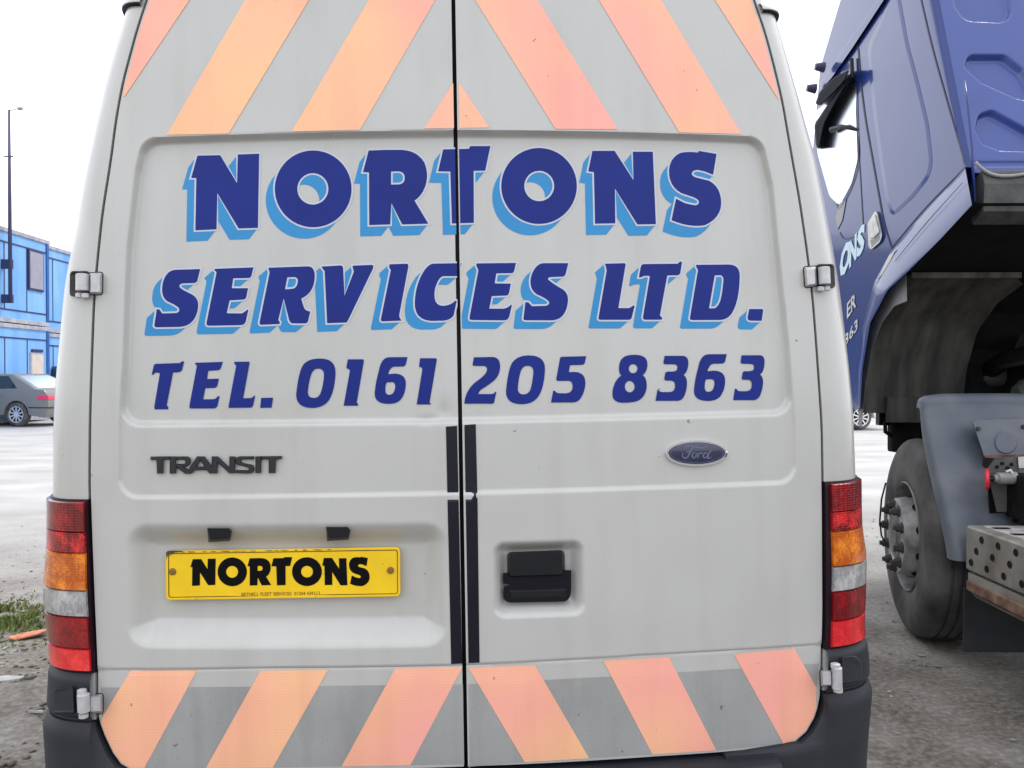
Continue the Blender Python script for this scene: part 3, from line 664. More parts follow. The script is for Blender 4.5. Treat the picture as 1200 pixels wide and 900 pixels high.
LINE3 = [
 G(170, 400, [(100, 197), (305, 190), (325, 175), (343, 175), (325, 250), (312, 272, 1), (285, 272), (245, 275), (190, 560), (205, 585), (200, 597), (85, 598), (80, 580), (130, 280), (110, 273, 1), (85, 278), (70, 295), (58, 292), (75, 215), (80, 198, 1)]),
 G(170, 400, [(440, 188), (683, 180), (666, 232), (657, 254, 1), (638, 254), (555, 260), (545, 330), (648, 328), (635, 390), (622, 412, 1), (600, 410), (530, 412), (510, 510), (600, 508), (625, 505, 1), (640, 480), (655, 482), (635, 570), (622, 590, 1), (600, 590), (395, 590), (388, 575), (455, 215), (440, 200)]),
 G(170, 400, [(782, 180), (915, 178), (918, 190), (862, 500), (920, 498), (945, 498, 1), (960, 475), (967, 480), (950, 560), (942, 583, 1), (920, 583), (735, 585), (733, 570), (800, 215), (782, 190)]),
 G(170, 400, [(1020, 497), (1125, 495), (1112, 583), (1012, 585)]),
 G(330, 400, [(330, 151), (475, 146, 1), (474, 275), (468, 430, 1), (418, 515), (370, 585, 1), (265, 586), (125, 582, 1), (128, 465), (148, 270, 1), (188, 208), (230, 152, 1)],
   [(318, 240), (377, 238, 1), (372, 305), (365, 390, 1), (345, 448), (325, 498, 1), (285, 497), (222, 498, 1), (232, 430), (240, 345, 1), (262, 285), (282, 240, 1)]),
 G(330, 400, [(582, 158), (710, 157), (726, 158, 1), (722, 180), (660, 540), (675, 552), (668, 566), (545, 566), (600, 260), (592, 245), (572, 238), (570, 225)]),
 six(330, -32, 26),
 G(440, 400, [(392, 148), (525, 148), (542, 149, 1), (538, 168), (475, 540), (490, 548), (485, 555), (362, 555), (412, 245), (405, 230), (385, 225), (383, 215)]),
 G(440, 400, [(865, 140), (1030, 137), (1099, 140, 1), (1096, 230), (1090, 310, 1), (1030, 355), (985, 390, 1), (935, 420), (908, 440, 1), (905, 463), (1010, 463), (1045, 463, 1), (1055, 442), (1063, 445), (1043, 535), (1040, 548, 1), (1025, 548), (780, 548), (788, 500), (810, 410, 1), (890, 350), (978, 290, 1), (980, 250), (985, 215, 1), (940, 216), (860, 216), (853, 205)]),
 G(580, 400, [(300, 123), (442, 125, 1), (440, 240), (435, 400, 1), (385, 480), (340, 553, 1), (230, 553), (95, 550, 1), (97, 440), (115, 250, 1), (150, 190), (195, 123, 1)],
   [(290, 215), (341, 216, 1), (338, 275), (330, 370, 1), (310, 430), (290, 466, 1), (250, 466), (195, 465, 1), (202, 400), (210, 310, 1), (230, 255), (250, 213, 1)]),
 G(580, 400, [(590, 135), (803, 130), (790, 188), (784, 207, 1), (765, 206), (660, 210), (650, 270), (700, 268), (798, 272, 1), (795, 370), (790, 450, 1), (750, 505), (725, 538, 1), (680, 537), (493, 538), (512, 435), (525, 432), (540, 455, 1), (565, 456), (630, 456), (685, 448, 1), (683, 395), (683, 346, 1), (640, 347), (555, 348), (536, 346, 1), (541, 322), (572, 150), (575, 137, 1)]),
 G(700, 400, [(310, 118), (443, 112, 1), (441, 200), (440, 265, 1), (400, 298), (437, 320, 1), (434, 400), (428, 475, 1), (375, 512), (340, 540, 1), (220, 540), (128, 535, 1), (133, 455), (140, 350, 1), (210, 300), (185, 270, 1), (192, 220), (200, 118, 1)],
   ell(315, 240, 38, 40, 24), ell(285, 398, 43, 50, 24)),
 G(700, 400, [(592, 127), (750, 127), (804, 128, 1), (800, 200), (797, 265, 1), (758, 296), (792, 315, 1), (788, 380), (782, 455, 1), (755, 497), (735, 523, 1), (700, 523), (512, 523), (530, 420), (545, 435), (555, 446, 1), (580, 446), (640, 445), (687, 440, 1), (683, 385), (683, 346, 1), (640, 345), (605, 345), (586, 342, 1), (590, 322), (597, 280), (602, 266, 1), (625, 266), (655, 265), (707, 264, 1), (705, 230), (705, 202, 1), (670, 202), (600, 202), (580, 200, 1), (582, 180)]),
 six(700),
 G(780, 400, [(668, 122), (830, 122), (874, 124, 1), (870, 190), (868, 262, 1), (830, 293), (860, 310, 1), (857, 370), (850, 440, 1), (825, 487), (800, 517, 1), (775, 517), (595, 517), (610, 415), (625, 418), (634, 438, 1), (655, 438), (710, 438), (760, 434, 1), (757, 385), (760, 338, 1), (725, 338), (685, 338), (668, 336, 1), (670, 318), (678, 275), (682, 262, 1), (705, 262), (735, 262), (780, 260, 1), (778, 230), (778, 198, 1), (750, 199), (680, 197), (660, 196, 1), (660, 180)]),
]
def letter(gl, shade=None, name='letter'):
    cx = np.concatenate(gl)[:, 0]
    for sd in (-1, 1):
        if (sd < 0 and cx.min() - 14 > gapx(400)) or (sd > 0 and cx.max() < gapx(400)): continue
        cross = cx.min() - 14 < gapx(250) < cx.max() + 4
        kp = clip_keep(sd) if cross else None; ex = GAPSEG if cross else ()
        mb = MB()
        if shade is not None:
            sv = np.array(shade); K = [offset(c, 0.3) for c in gl]
            shapes = [gl, [c + sv for c in gl]]
            for c in gl:
                d = np.roll(c, -1, 0)
                for a, b in zip(c, d):
                    if abs((b - a)[0] * sv[1] - (b - a)[1] * sv[0]) > 0.3: shapes.append([np.array([a, b, b + sv, a + sv])])
            slab(mb, shapes, on_rear, 0, 0.0005, 20, kp, 1, ex, sides=False)
            rim = []
            for c in gl: rim.append(offset(c, 2.0))
            rim = [r for i, r in enumerate(rim) if i == 0 or (area(r) > 0) == (area(gl[i]) > 0)]
            slab(mb, [rim], on_rear, 0, 0.0009, 20, kp, 2, ex, sides=False)
        slab(mb, [gl], on_rear, 0, 0.0013, 20, kp, 0, ex, sides=False)
        if mb.n: mb.build(name, ['letter_blue', 'shade_blue', 'keyline'], DOOR[sd])
def orient(gl):
    """outer contour counter-clockwise in picture axes, holes the other way, so that offsets grow the letter"""
    out = []
    for i, c in enumerate(gl):
        want = i == 0
        out.append(c if (area(c) > 0) == want else c[::-1])
    return out
LINE1, LINE2, LINE3 = ([orient(g) for g in L_] for L_ in (LINE1, LINE2, LINE3))
for g in LINE1: letter(g, (-10.6, 13.4))
for g in LINE2: letter(g, (-11.6, 10.2))
for g in LINE3: letter(g)
# --- reflective chevron tape
def up_to(a, b, y=-58): t = (y - a[1]) / (b[1] - a[1]); return (a[0] + t * (b[0] - a[0]), y)
def stripe(sd, pts, upper=False, name='chevron_stripe', m='tape', lift=.0011):
    if upper:
        pts = [up_to(pts[3], pts[0]), up_to(pts[2], pts[1]), pts[2], pts[3]]
    e = np.array(EDGE[sd] + BOT[sd][1:], float)
    mb = MB(); c = np.array(pts, float)
    lo = np.array([q for q in e]); edgex = lambda y: np.interp(y, *(lambda k: (k[:, 1], k[:, 0]))(e[np.argsort(e[:, 1])]))
    def kp(q):
        ok = clip_keep(sd)(q); pe = np.array(EDGE[sd] + BOT[sd] + [(gapx(900), 899), (gapx(-60), -60)], float)
        return ok & (wind(q, offset(pe if area(pe) > 0 else pe[::-1], -3.2)) != 0)
    pe = np.array(EDGE[sd] + BOT[sd] + [(gapx(900), 899), (gapx(-60), -60)], float); pe = offset(pe if area(pe) > 0 else pe[::-1], -3.2)
    segs = [(tuple(pe[i]), tuple(pe[(i + 1) % len(pe)])) for i in range(len(pe))]
    slab(mb, [[c if area(c) > 0 else c[::-1]]], on_rear, 0, lift, 9, kp, 0, segs + GAPSEG, sides=False)
    if mb.n: mb.build(name, [m], DOOR[sd])
stripe(-1, [(150, 0), (222, 0), (146, 113), (100, 113)], True)
stripe(-1, [(287, 0), (362, 0), (268, 156.5), (195, 158)], True)
stripe(-1, [(432, 0), (510, 0), (422, 152), (342, 154)], True)
stripe(1, [(557, 0), (630, 0), (724, 151.5), (651, 151)], True)
stripe(1, [(702, 0), (775, 0), (869, 157), (796, 155)], True)
stripe(1, [(838, 0), (905, 0), (985, 130), (921, 130)], True)
stripe(-1, [(534.5, 92), (536, 92), (536, 150), (497, 150.5)]); stripe(1, [(534, 92), (535, 92), (573.5, 149.5), (535.5, 150)])
for sd_, q in ((-1, [(153, 786), (231, 785.5), (166, 906), (80, 906)]), (-1, [(305, 786), (384.5, 785), (316, 906), (238, 906)]), (-1, [(463, 783.5), (542, 782), (476, 906), (396, 906)]),
               (1, [(549, 782.5), (627, 779.5), (700, 905), (622, 905)]), (1, [(707, 774.5), (784, 770), (850, 900), (773, 900)]), (1, [(860, 766.5), (931, 760), (975, 838), (925, 884)])):
    stripe(sd_, q)
for sd_, q in ((-1, [(80, 806), (330, 804.5), (545, 802), (545, 906), (80, 906)]), (1, [(545, 802), (750, 791), (985, 776), (985, 884), (545, 906)])):
    stripe(sd_, q, name='grey_band', m='tape_grey', lift=.0005)
# --- black protective tape down the meeting edges
for sd_, q in ((-1, [(522.5, 500), (535.6, 499), (541.6, 777.6), (528.7, 778.2)]), (1, [(544.2, 498), (557.5, 497), (559.4, 577), (557.5, 579), (558.3, 583), (559.6, 584), (562, 776.5), (549, 777.2)])):
    mb = MB(); slab(mb, [[np.array(q, float)]], on_rear, 0, 0.0012, 12, None, 0); mb.build('edge_tape', ['black_tape'], DOOR[sd_])
# --- number plate
plate = sub('number_plate', van)
mb = MB(); PC = rpoly([(194, 645.5), (469, 641), (469.5, 699), (194.5, 703.5)], 6)
slab(mb, [[PC]], on_base, -0.034, -0.023, 30, None, 0)
PI_ = rpoly([(197, 648.5), (466, 644.2), (466.4, 695.8), (197.6, 700.3)], 4)
v_, f_ = fill([[PI_, ]], 30)
mb.build('backing', ['plate_yellow'], plate)
fr = MB()
for a, b in ((3.2, -0.0225), ):
    o1 = rpoly([(194.6, 646.2), (468.4, 641.7), (468.9, 698.4), (195.1, 702.8)], 6); i1 = offset(o1 if area(o1) > 0 else o1[::-1], -2.2)[::1]
    slab(fr, [[o1, i1[::-1]]], on_base, -0.024, -0.0205, 30, None, 0)
fr.build('raised_rim', ['plate_yellow'], plate)
gr = MB()
i2 = offset(o1 if area(o1) > 0 else o1[::-1], -2.3); i3 = offset(i2, -1.0)
slab(gr, [[i2, i3[::-1]]], on_base, -0.023, -0.0227, 30, lambda c: ~((c[:, 1] > 690) & (c[:, 0] > 281) & (c[:, 0] < 377)), 0, sides=False)
slab(gr, [[np.array([(194.5, 648), (196, 645.8), (203, 645.2), (215, 645.6), (212, 646.6), (205, 647.6), (199, 649.8), (196, 652), (195, 656)], float)]], on_base, -0.0215, -0.0199, None, None, 0, sides=False)
for k in range(16):
    x = 204 + k * 12 + rng.uniform(-4, 4); y = 647.3 - (x - 194) * .0165
    slab(gr, [[ell(x, y, rng.uniform(2, 6), rng.uniform(.3, .6), 10)]], on_base, -0.021, -0.0200, None, None, 0, sides=False)
gr.build('grime', ['plate_grime'], plate)
BOX = [(223.1, 654.5, 252.8, 686.5), (255, 653.2, 289.3, 687), (290, 654, 317.8, 686.2), (318, 652.8, 342.4, 686), (342.2, 653, 377.2, 686.8), (377.6, 653.8, 407.2, 686), (409, 652.4, 433.2, 686.8)]
for g, b in zip(LINE1, BOX):
    A_ = np.concatenate(g); lo, hi = A_.min(0), A_.max(0)
    gg = [np.stack([b[0] + (c[:, 0] - lo[0]) / (hi[0] - lo[0]) * (b[2] - b[0]), b[1] + (c[:, 1] - lo[1]) / (hi[1] - lo[1]) * (b[3] - b[1])], 1) for c in g]
    mb = MB(); slab(mb, [gg], on_base, -0.024, -0.0224, None, None, 0, sides=False); mb.build('letter', ['plate_black'], plate)
def text_tris(s, shear=0.0, bold=0.0, space=1.0):
    """outline of a line of type, 1 unit high capitals"""
    cu = bpy.data.curves.new('type', 'FONT'); cu.body = s; cu.shear = shear; cu.offset = bold; cu.space_character = space; cu.resolution_u = 2
    o = bpy.data.objects.new('type', cu); COL.objects.link(o); dg = bpy.context.evaluated_depsgraph_get()
    me = o.evaluated_get(dg).to_mesh(); V = np.array([v.co[:2] for v in me.vertices]); F = [tuple(p.vertices) for p in me.polygons]
    o.evaluated_get(dg).to_mesh_clear(); bpy.data.objects.remove(o); bpy.data.curves.remove(cu)
    lo, hi = V.min(0), V.max(0); return (V - lo) / (hi - lo), F
V_, F_ = text_tris('BETHELL FLEET SERVICES  01204 439113', 0, 0.012)
mb = MB(); mb.add(on_base(np.stack([283 + V_[:, 0] * 92, 698.7 - V_[:, 0] * 1.4 - V_[:, 1] * 4.2], 1), -0.0222), F_); mb.build('small_print', ['screw_brown'], plate)
for px, py in ((202, 670), (457.5, 668.5)):
    c = on_base([(px, py)], -0.0205)[0]; mb = MB()
    mb.tube([c + np.array([0, .004, 0]), c + np.array([0, .0, 0]), c + np.array([0, -.0022, 0])], [.0078, .0078, .0052], 14); mb.build('screw', ['screw_brown'], plate, smooth=True, angle=40)
# --- number plate lamps
for x0, y0 in ((240.5, 617), (379.5, 615.5)):
    mb = MB(); o_ = np.array([(x0, y0), (x0 + 29, y0), (x0 + 33, y0 + 6), (x0 + 29, y0 + 17), (x0 + 4, y0 + 18.5)], float)
    lo_ = offset(o_, -2.5); bevel_slab(mb, o_, on_base, -0.036, 0.004, 2.5); mb.build('plate_lamp', ['black_plastic'], van)
# --- name badge
badge = sub('model_badge', van)
BG = [[[(42, 100), (195, 97), (195, 124), (145, 126), (143, 232), (92, 232), (88, 128), (42, 126)]],
      [[(192, 98), (325, 98), (360, 100, 1), (358, 138), (356, 172, 1), (305, 180), (372, 228), (352, 235), (312, 235), (245, 185), (240, 233), (192, 233)], [(240, 125), (298, 124), (315, 125, 1), (314, 140), (312, 156, 1), (298, 157), (240, 157)]],
      [[(405, 98), (465, 98), (562, 228), (500, 232), (482, 207), (388, 207), (362, 232), (318, 232)], [(432, 130), (462, 178), (403, 178)]],
      [[(520, 98), (570, 98), (658, 185), (658, 98), (705, 98), (705, 230), (655, 230), (568, 148), (565, 232), (520, 232)]],
      [[(850, 97), (850, 122), (765, 122), (742, 122, 1), (748, 140), (755, 150, 1), (830, 162), (858, 170, 1), (852, 205), (846, 234, 1), (800, 233), (712, 230), (712, 205), (800, 206), (815, 204, 1), (808, 190), (800, 182, 1), (735, 168), (702, 160, 1), (706, 128), (708, 98, 1), (750, 97)]],
      [[(862, 98), (908, 97), (908, 228), (862, 229)]], [[(908, 97), (1070, 95), (1065, 120), (1025, 122), (1018, 228), (965, 229), (965, 122), (908, 123)]]]
for gl in BG:
    gl = orient(G(170, 520, *gl, sc=6.6667)); mb = MB()
    slab(mb, [gl], on_rear, 0, 0.006, None, None, 0)
    top = [offset(c, -0.9) for c in gl]
    for c, t in zip(gl, top):
        n = len(c); mb.add(np.concatenate([on_rear(c, .006), on_rear(t, .0085)]), [(k, (k + 1) % n, n + (k + 1) % n, n + k) for k in range(n)])
    v_, f_ = fill([top]); mb.add(on_rear(v_, .0085), f_.tolist()); mb.build('letter', ['badge_grey'], badge)
# --- oval badge with script
oval = sub('oval_badge', van)
OC = np.array([816.5, 531.2])
def ov(rx, ry): return np.stack([OC[0] + rx * np.cos(np.arange(64) * PI / 32), OC[1] + ry * np.sin(np.arange(64) * PI / 32) - 0.008 * rx * np.cos(np.arange(64) * PI / 32)], 1)
mb = MB()
P = np.array([on_rear(ov(rx, ry), l) for rx, ry, l in ((36.6, 15.6, 0), (36.6, 15.6, .006), (35.6, 14.6, .0085), (33.4, 12.8, .0085), (32.8, 12.3, .007))])
P = np.concatenate([P, P[:, :1]], 1); mb.grid(P); mb.build('oval_rim', ['chrome'], oval, smooth=True, angle=40)
P = np.array([on_rear(ov(33 * s_, 12.5 * s_), .0072 + .0022 * (1 - s_ * s_)) for s_ in (1, .85, .65, .4, .2, .01)]); P = np.concatenate([P, P[:, :1]], 1)
mb = MB(); mb.grid(P); mb.build('oval_field', ['oval_navy'], oval, smooth=True)
def stroke(mb, pts, wd, fn, lift):
    """flat pen stroke through curve points, with a varying width"""
    p = np.array([q[:2] for q in pts], float); t = np.linspace(0, 1, len(p)); tt = np.linspace(0, 1, 8 * len(p))
    def cr_(a):
        out = []; n = len(a)
        for s_ in tt * (n - 1):
            i = min(int(s_), n - 2); f = s_ - i; p0, p1, p2, p3 = a[max(i - 1, 0)], a[i], a[i + 1], a[min(i + 2, n - 1)]
            out.append(0.5 * (2 * p1 + (p2 - p0) * f + (2 * p0 - 5 * p1 + 4 * p2 - p3) * f * f + (3 * p1 - p0 - 3 * p2 + p3) * f ** 3))
        return np.array(out)
    c = cr_(p); d = np.gradient(c, axis=0); d /= np.maximum(np.linalg.norm(d, axis=1, keepdims=True), 1e-6); nn = np.stack([-d[:, 1], d[:, 0]], 1)
    ww = np.interp(tt, t, wd if hasattr(wd, '__len__') else [wd] * len(p))[:, None] / 2
    mb.grid(np.stack([fn(c + nn * ww, lift), fn(c - nn * ww, lift)], 0))
def zz(*p): return [(770 + x / 13.333, 510 + y / 13.333) for x, y in p]
mb = MB(); fo = lambda P, l: on_rear(P, l)
sc_ = lambda pts, wd: stroke(mb, zz(*pts), wd, fo, .0099)
sc_([(405, 270), (395, 320), (430, 360), (480, 335), (515, 265), (545, 195), (600, 185)], [.8, 1.3, 1.6, 1.6, 1.8, 1.8, 1.4])
sc_([(420, 245), (435, 190), (500, 168), (600, 182), (700, 195), (790, 165)], [.8, 1.3, 1.6, 1.8, 1.8, .8])
sc_([(455, 268), (500, 255), (545, 262)], [.8, 1.3, .8])
sc_([(575, 265), (548, 320), (570, 355), (605, 325), (612, 285), (580, 268), (640, 300)], [1, 1.7, 1.4, 1.5, 1.2, .8, .8])
sc_([(640, 275), (650, 300), (630, 355)], [1.0, 1.6, 1.6]); sc_([(645, 310), (680, 275), (710, 285)], [1.0, 1.3, 1.8])
sc_([(790, 300), (750, 275), (722, 325), (745, 355), (785, 320)], [1, 1.4, 1.7, 1.4, 1]); sc_([(865, 225), (825, 260), (790, 330), (800, 362), (850, 340)], [.8, 1.6, 1.8, 1.5, .7])
mb.build('script', ['oval_script'], oval)
mb = MB(); e_ = ov(31, 11.2); e2 = ov(30.4, 10.7); mb.add(np.concatenate([on_rear(e_, .0088), on_rear(e2, .0089)]), [(k, (k + 1) % 64, 64 + (k + 1) % 64, 64 + k) for k in range(64)]); mb.build('inner_line', ['oval_script'], oval)
# --- latch handle
hd = sub('door_handle', van)
mb = MB(); g = flat([(589.5, 671.5), (669.5, 668), (669.5, 690), (669, 704.5, 1), (660, 705), (600, 706.2), (590, 706, 1), (589.8, 690, 1), (591, 686.5, 1), (598, 685), (589.5, 683.5)])
slab(mb, [[g if area(g) > 0 else g[::-1]]], on_base, -0.033, -0.014, None, None, 0); mb.build('cup', ['seal'], hd)
mb = MB(); g = rpoly([(594, 647), (661.5, 644.5), (662.5, 676), (594.5, 678)], 6); g = g if area(g) > 0 else g[::-1]
bevel_slab(mb, g, on_base, -0.030, -0.004, 3.0); mb.build('lever', ['black_plastic'], hd, smooth=True, angle=35)
mb = MB(); g = np.array([(596, 692), (664, 690), (664, 700), (598, 702)], float); bevel_slab(mb, g, on_base, -0.014, -0.011, 2.0); mb.build('grip_lip', ['black_plastic'], hd)
# --- hinges
def on_post(sd, y0=0.02):
    def fn(P, lift):
        o, d = rays(P, VMI); t = np.full(len(d), 2.0)
        for _ in range(10):
            p = o + t[:, None] * d; z = p[:, 2]; a = xe(sd, np.maximum(z, ZC[sd])); c = xs(sd, z)
            f = np.clip((p[:, 0] - a) / (c - a), 0, 0.985); q = (1.72 - np.sqrt(1.72 ** 2 - 2.88 * f)) / 1.44; y = S(a, z) + 0.024 * q * (1 - q) + 0.135 * q * q - lift
            t = t + (y - p[:, 1]) / d[:, 1]
        return o + t[:, None] * d
    return fn
def hinge(sd, pocket, knuckle, leaf, nub, lf=0.016, kl=.018):
    h = sub('hinge', van); fp = on_post(sd)
    def poly(q, r): c = rpoly(q, r); return c if area(c) > 0 else c[::-1]
    if pocket:
        mb = MB(); bevel_slab(mb, poly(pocket, 5), fp, -0.004, 0.011, 1.0); mb.build('pocket', ['black_plastic'], h)
    (xa, ya), (xb, yb) = knuckle[0], knuckle[1]; rad = knuckle[2]
    mb = MB(); A_, B_ = fp([(xa, ya)], kl)[0], fp([(xb, yb)], kl)[0]
    mb.tube([A_, A_ + (B_ - A_) * .03, A_ + (B_ - A_) * .97, B_], [rad * .85, rad, rad, rad * .85], 18); mb.build('knuckle', ['hinge_silver'], h, smooth=True, angle=40)
    mb = MB(); c = poly(leaf, 3); bevel_slab(mb, offset(c, 1.2), on_rear, 0, 0.002, .5, mi=1); bevel_slab(mb, c, on_rear, 0.002, lf, 3.0); mb.build('leaf', ['hinge_silver', 'black_plastic'], h, smooth=True, angle=38)
    for q, rr_ in nub:
        mb = MB(); p = fp([q], kl - .002)[0]; mb.tube([p + np.array([0, 0, .006]), p + np.array([0, 0, .004]), p + np.array([0, 0, -.004]), p + np.array([0, 0, -.006])], [rr_ * .6, rr_, rr_, rr_ * .6], 12); mb.build('pin_end', ['hinge_silver'], h, smooth=True, angle=40)
hinge(-1, [(81, 317), (105, 317), (104, 348), (81, 348)], ((96.5, 321), (96.5, 341), .0135), [(103.5, 320), (120, 319.5), (119.5, 345), (103, 345)], (((92.5, 346), .007), ((100, 346.5), .008)))
hinge(1, [(956, 309), (978, 308.5), (979.5, 338), (958, 339)], ((965.5, 313), (966.5, 333.5), .0135), [(942, 313), (957, 312), (958.5, 335), (943.5, 337)], (((962, 338.5), .008), ((968.5, 338), .008)))
hinge(-1, None, ((97.5, 813), (98.5, 834), .013), [(103, 815), (120.5, 813), (120.5, 836), (103.5, 837)], (((96, 810.5), .010), ((98, 838.5), .010)), .03, .034)
hinge(1, None, ((980.5, 781.5), (981, 807), .012), [(961, 785), (976, 783.5), (977, 805), (962, 806)], (((979, 780), .011), ((982, 808.5), .011)), .042, .034)
# --- tail lamps
def lampstrip(sd, y0, y1, u0, u1, bul, name, m, parent, rim=0.004):
    za, zb_ = rear_post_z(sd, y1), rear_post_z(sd, y0); zz_ = np.linspace(za, zb_, 16); uu_ = np.linspace(u0, u1, 20)
    def lay(b, f=0): return np.array([post(sd, za + f * (zb_ - za) * .03 + (z - za) * (1 - .06 * f), uu_ + 0, bul(z) + b) for z in zz_])
    P0 = lay(-.02); P1 = lay(0.0); P1b = lay(rim, 1)
    mb = MB()
    mb.grid(P1b, 0)
    for k in (0, -1):
        mb.grid(np.stack([P0[k], P1[k], P1b[k]], 0)); mb.grid(np.stack([P0[:, k], P1[:, k], P1b[:, k]], 0))
    return mb.build(name, [m], parent, smooth=True, angle=40)
def rear_post_z(sd, py):
    px = 80 if sd < 0 else 990
    return on_post(sd)([(px, py)], 0)[0, 2]
for sd_, ys in ((-1, (586, 646, 690, 720, 757, 783)), (1, (564, 620, 661, 690, 724, 755))):
    tl = sub('tail_lamp', van)
    UL = .02 if sd_ < 0 else .055
    ca, cb = rear_post_z(sd_, ys[5] + 2), rear_post_z(sd_, ys[0] - 2)
    zmid = rear_post_z(sd_, ys[2]); zlow = rear_post_z(sd_, ys[4])
    bul = lambda z: 0.010 + 0.003 * math.exp(-((z - zmid) / .07) ** 2)
    lampstrip(sd_, ys[0] - 1.5, ys[5] + 2.5, 0.0, 1.16, lambda z: bul(z) - .005, 'housing', 'lamp_housing', tl, .001)
    ym_ = ys[0] + (ys[1] - ys[0]) * .60
    lampstrip(sd_, ys[0] + 1, ym_, UL, 1.12, bul, 'red_lens', 'lens_dark_red', tl, .0038)
    lampstrip(sd_, ym_ + .1, ys[1] - .4, UL, 1.12, bul, 'brake_lens', 'lens_brake', tl)
    lampstrip(sd_, ys[1] + .4, ys[2] - .4, UL, 1.12, bul, 'amber_lens', 'lens_amber', tl)
    lampstrip(sd_, ys[2] + .4, ys[3] - .4, UL, 1.12, bul, 'clear_lens', 'lens_clear', tl)
    lampstrip(sd_, ys[3] + .4, ys[4] - .4, UL, 1.12, bul, 'red_lens', 'lens_dark_red', tl)
    lampstrip(sd_, ys[4] + .4, ys[5] - 1, UL, 1.06, bul, 'reflector', 'reflector_red', tl)
# --- bumper
bp_ = sub('bumper', van)
ZF = 0.62
for sd_, yt, ym in ((-1, 785.5, 842), (1, 757, 808)):
    zt_, zm_ = rear_post_z(sd_, yt), rear_post_z(sd_, ym)
    rows = []
    for t in np.linspace(0, 1, 18):
        z = zm_ + .004 + (zt_ - zm_ - .004) * t; b = 0.016 * min(1, (1 - t) * 6 + .15) ** .5; b *= 1 if t > .06 else .55
        rows.append(post(sd_, z, np.concatenate([np.linspace(-0.0, 1, 26), np.linspace(1.03, 1.6, 8)]), b, 0.006, ZF))
    rows = np.array(rows); mb = MB(); mb.grid(rows); top = rows[-1].copy(); top[:, 1] += .04; top[:, 0] -= sd_ * .03; mb.grid(np.stack([rows[-1], top], 0))
    mb.build('corner_block', ['bumper_grey'], bp_, smooth=True, angle=42)
    mb = MB(); pts = ([(60, 806), (88, 802), (90, 838), (60, 838)] if sd_ < 0 else [(984, 768), (1003, 766), (1012, 775), (1013, 800), (984, 804)])
    c = rpoly(pts, 5); c = c if area(c) > 0 else c[::-1]; bevel_slab(mb, c, on_post(sd_), 0.008, 0.030, 3); mb.build('corner_pad', ['bumper_grey'], bp_)
    # lower corner: its inner end follows the rounded corner of the door, then runs on under it
    zz2, xx2 = ZB[sd_][1], np.abs(ZB[sd_][0]); k = np.abs(xx2) > 0.5; zz2, xx2 = zz2[k], xx2[k]; k = np.argsort(zz2); zz2, xx2 = zz2[k], xx2[k]
    mb = MB(); rows = []
    for t in np.linspace(0, 1, 30):
        z = 0.33 + (zm_ - 0.33) * t
        lim = (np.interp(z, zz2, xx2) if z < ZC[sd_] else abs(float(xe(sd_, z)))) + 0.007
        b = 0.024 * min(1, (1 - t) * 9 + .2) ** .5
        q = post(sd_, z, np.concatenate([np.linspace(0, 1, 26), np.linspace(1.03, 1.6, 8)]), b, 0.006, ZF)
        x0 = abs(q[0, 0]); n = max(2, 10); ins = []
        for f in np.linspace(0, 1, 10)[:-1]:
            x = (lim + (x0 - lim) * f) if lim < x0 - .004 else (x0 - .004 + .004 * f)
            ins.append((sd_ * x, float(S(x, ZF)) - b * (0.35 + 0.65 * f) + (q[0, 1] - (float(S(x0, ZF)) - b)) * f, z))
        rows.append(np.concatenate([np.array(ins), q]))
    rows = np.array(rows); mb.grid(rows)
    back = rows[:, 0].copy(); back[:, 1] += .07; mb.grid(np.stack([rows[:, 0], back], 0)); tp = rows[-1].copy(); tp[:, 1] += .03; tp[:, 0] -= sd_ * .02; mb.grid(np.stack([rows[-1], tp], 0))
    mb.build('lower_corner', ['bumper_grey'], bp_, smooth=True, angle=42)
mb = MB(); x = np.linspace(-0.70, 0.72, 60); R0 = []
zl = np.interp(-0.5, *ZB[-1]); zr = np.interp(0.5, *ZB[1]); zt_ = zl + (zr - zl) * np.clip((x + .5), 0, 1) - 0.012
for dy, dz in ((.06, .0), (-.014, -.002), (-.045, -.006), (-.055, -.02), (-.058, -.06), (-.05, -.2), (.0, -.25)):
    R0.append(np.stack([x, S(x, ZF) + dy, zt_ + dz], -1))
mb.grid(R0); mb.build('step_pad', ['bumper_grey'], bp_, smooth=True, angle=35)
# ================================================================== THE YARD
def hgt(x, y):
    d = math.hypot(x, y); a = max(0.0, 1 - d / 16)
    lf = min(1.0, max(0.0, (-1.1 - x) / .5)) * min(1.0, max(0.0, (4.6 - y) / 1.2))       # trodden, lumpy verge left of the van
    h = 0.016 * noise.noise((x * 1.1, y * 1.1, 3)) + 0.004 * noise.noise((x * 4.1, y * 4.1, 9))
    if lf > 0:
        n1 = noise.noise((x * 2.6, y * 3.4, 1)); n2 = noise.noise((x * 8, y * 9, 4)); n3 = noise.noise((x * 22, y * 24, 7))
        h += lf * (0.030 * n1 + 0.020 * max(0, n2 + .1) + 0.010 * n3)
    return a * h - 0.006
far = np.sinh(np.linspace(0, 8.2, 70)) * 1.3
gx = np.unique(np.concatenate([-4.6 - far, np.linspace(-4.6, -1.3, 116), np.linspace(-1.3, 1.1, 14), np.linspace(1.1, 4.2, 50), 4.2 + far]))
gyp = np.unique(np.concatenate([-1 - np.sinh(np.linspace(0, 6, 30)) * 1.3, np.linspace(-1, .8, 10), np.linspace(.8, 5.2, 150), 5.2 + far]))
P = np.zeros((len(gx), len(gyp), 3))
for i, x in enumerate(gx):
    for j, y in enumerate(gyp): P[i, j] = (x, y, hgt(x, y))
mb = MB(); mb.grid(P); g = mb.build('ground', ['yard_ground'], smooth=True); g['kind'] = 'structure'
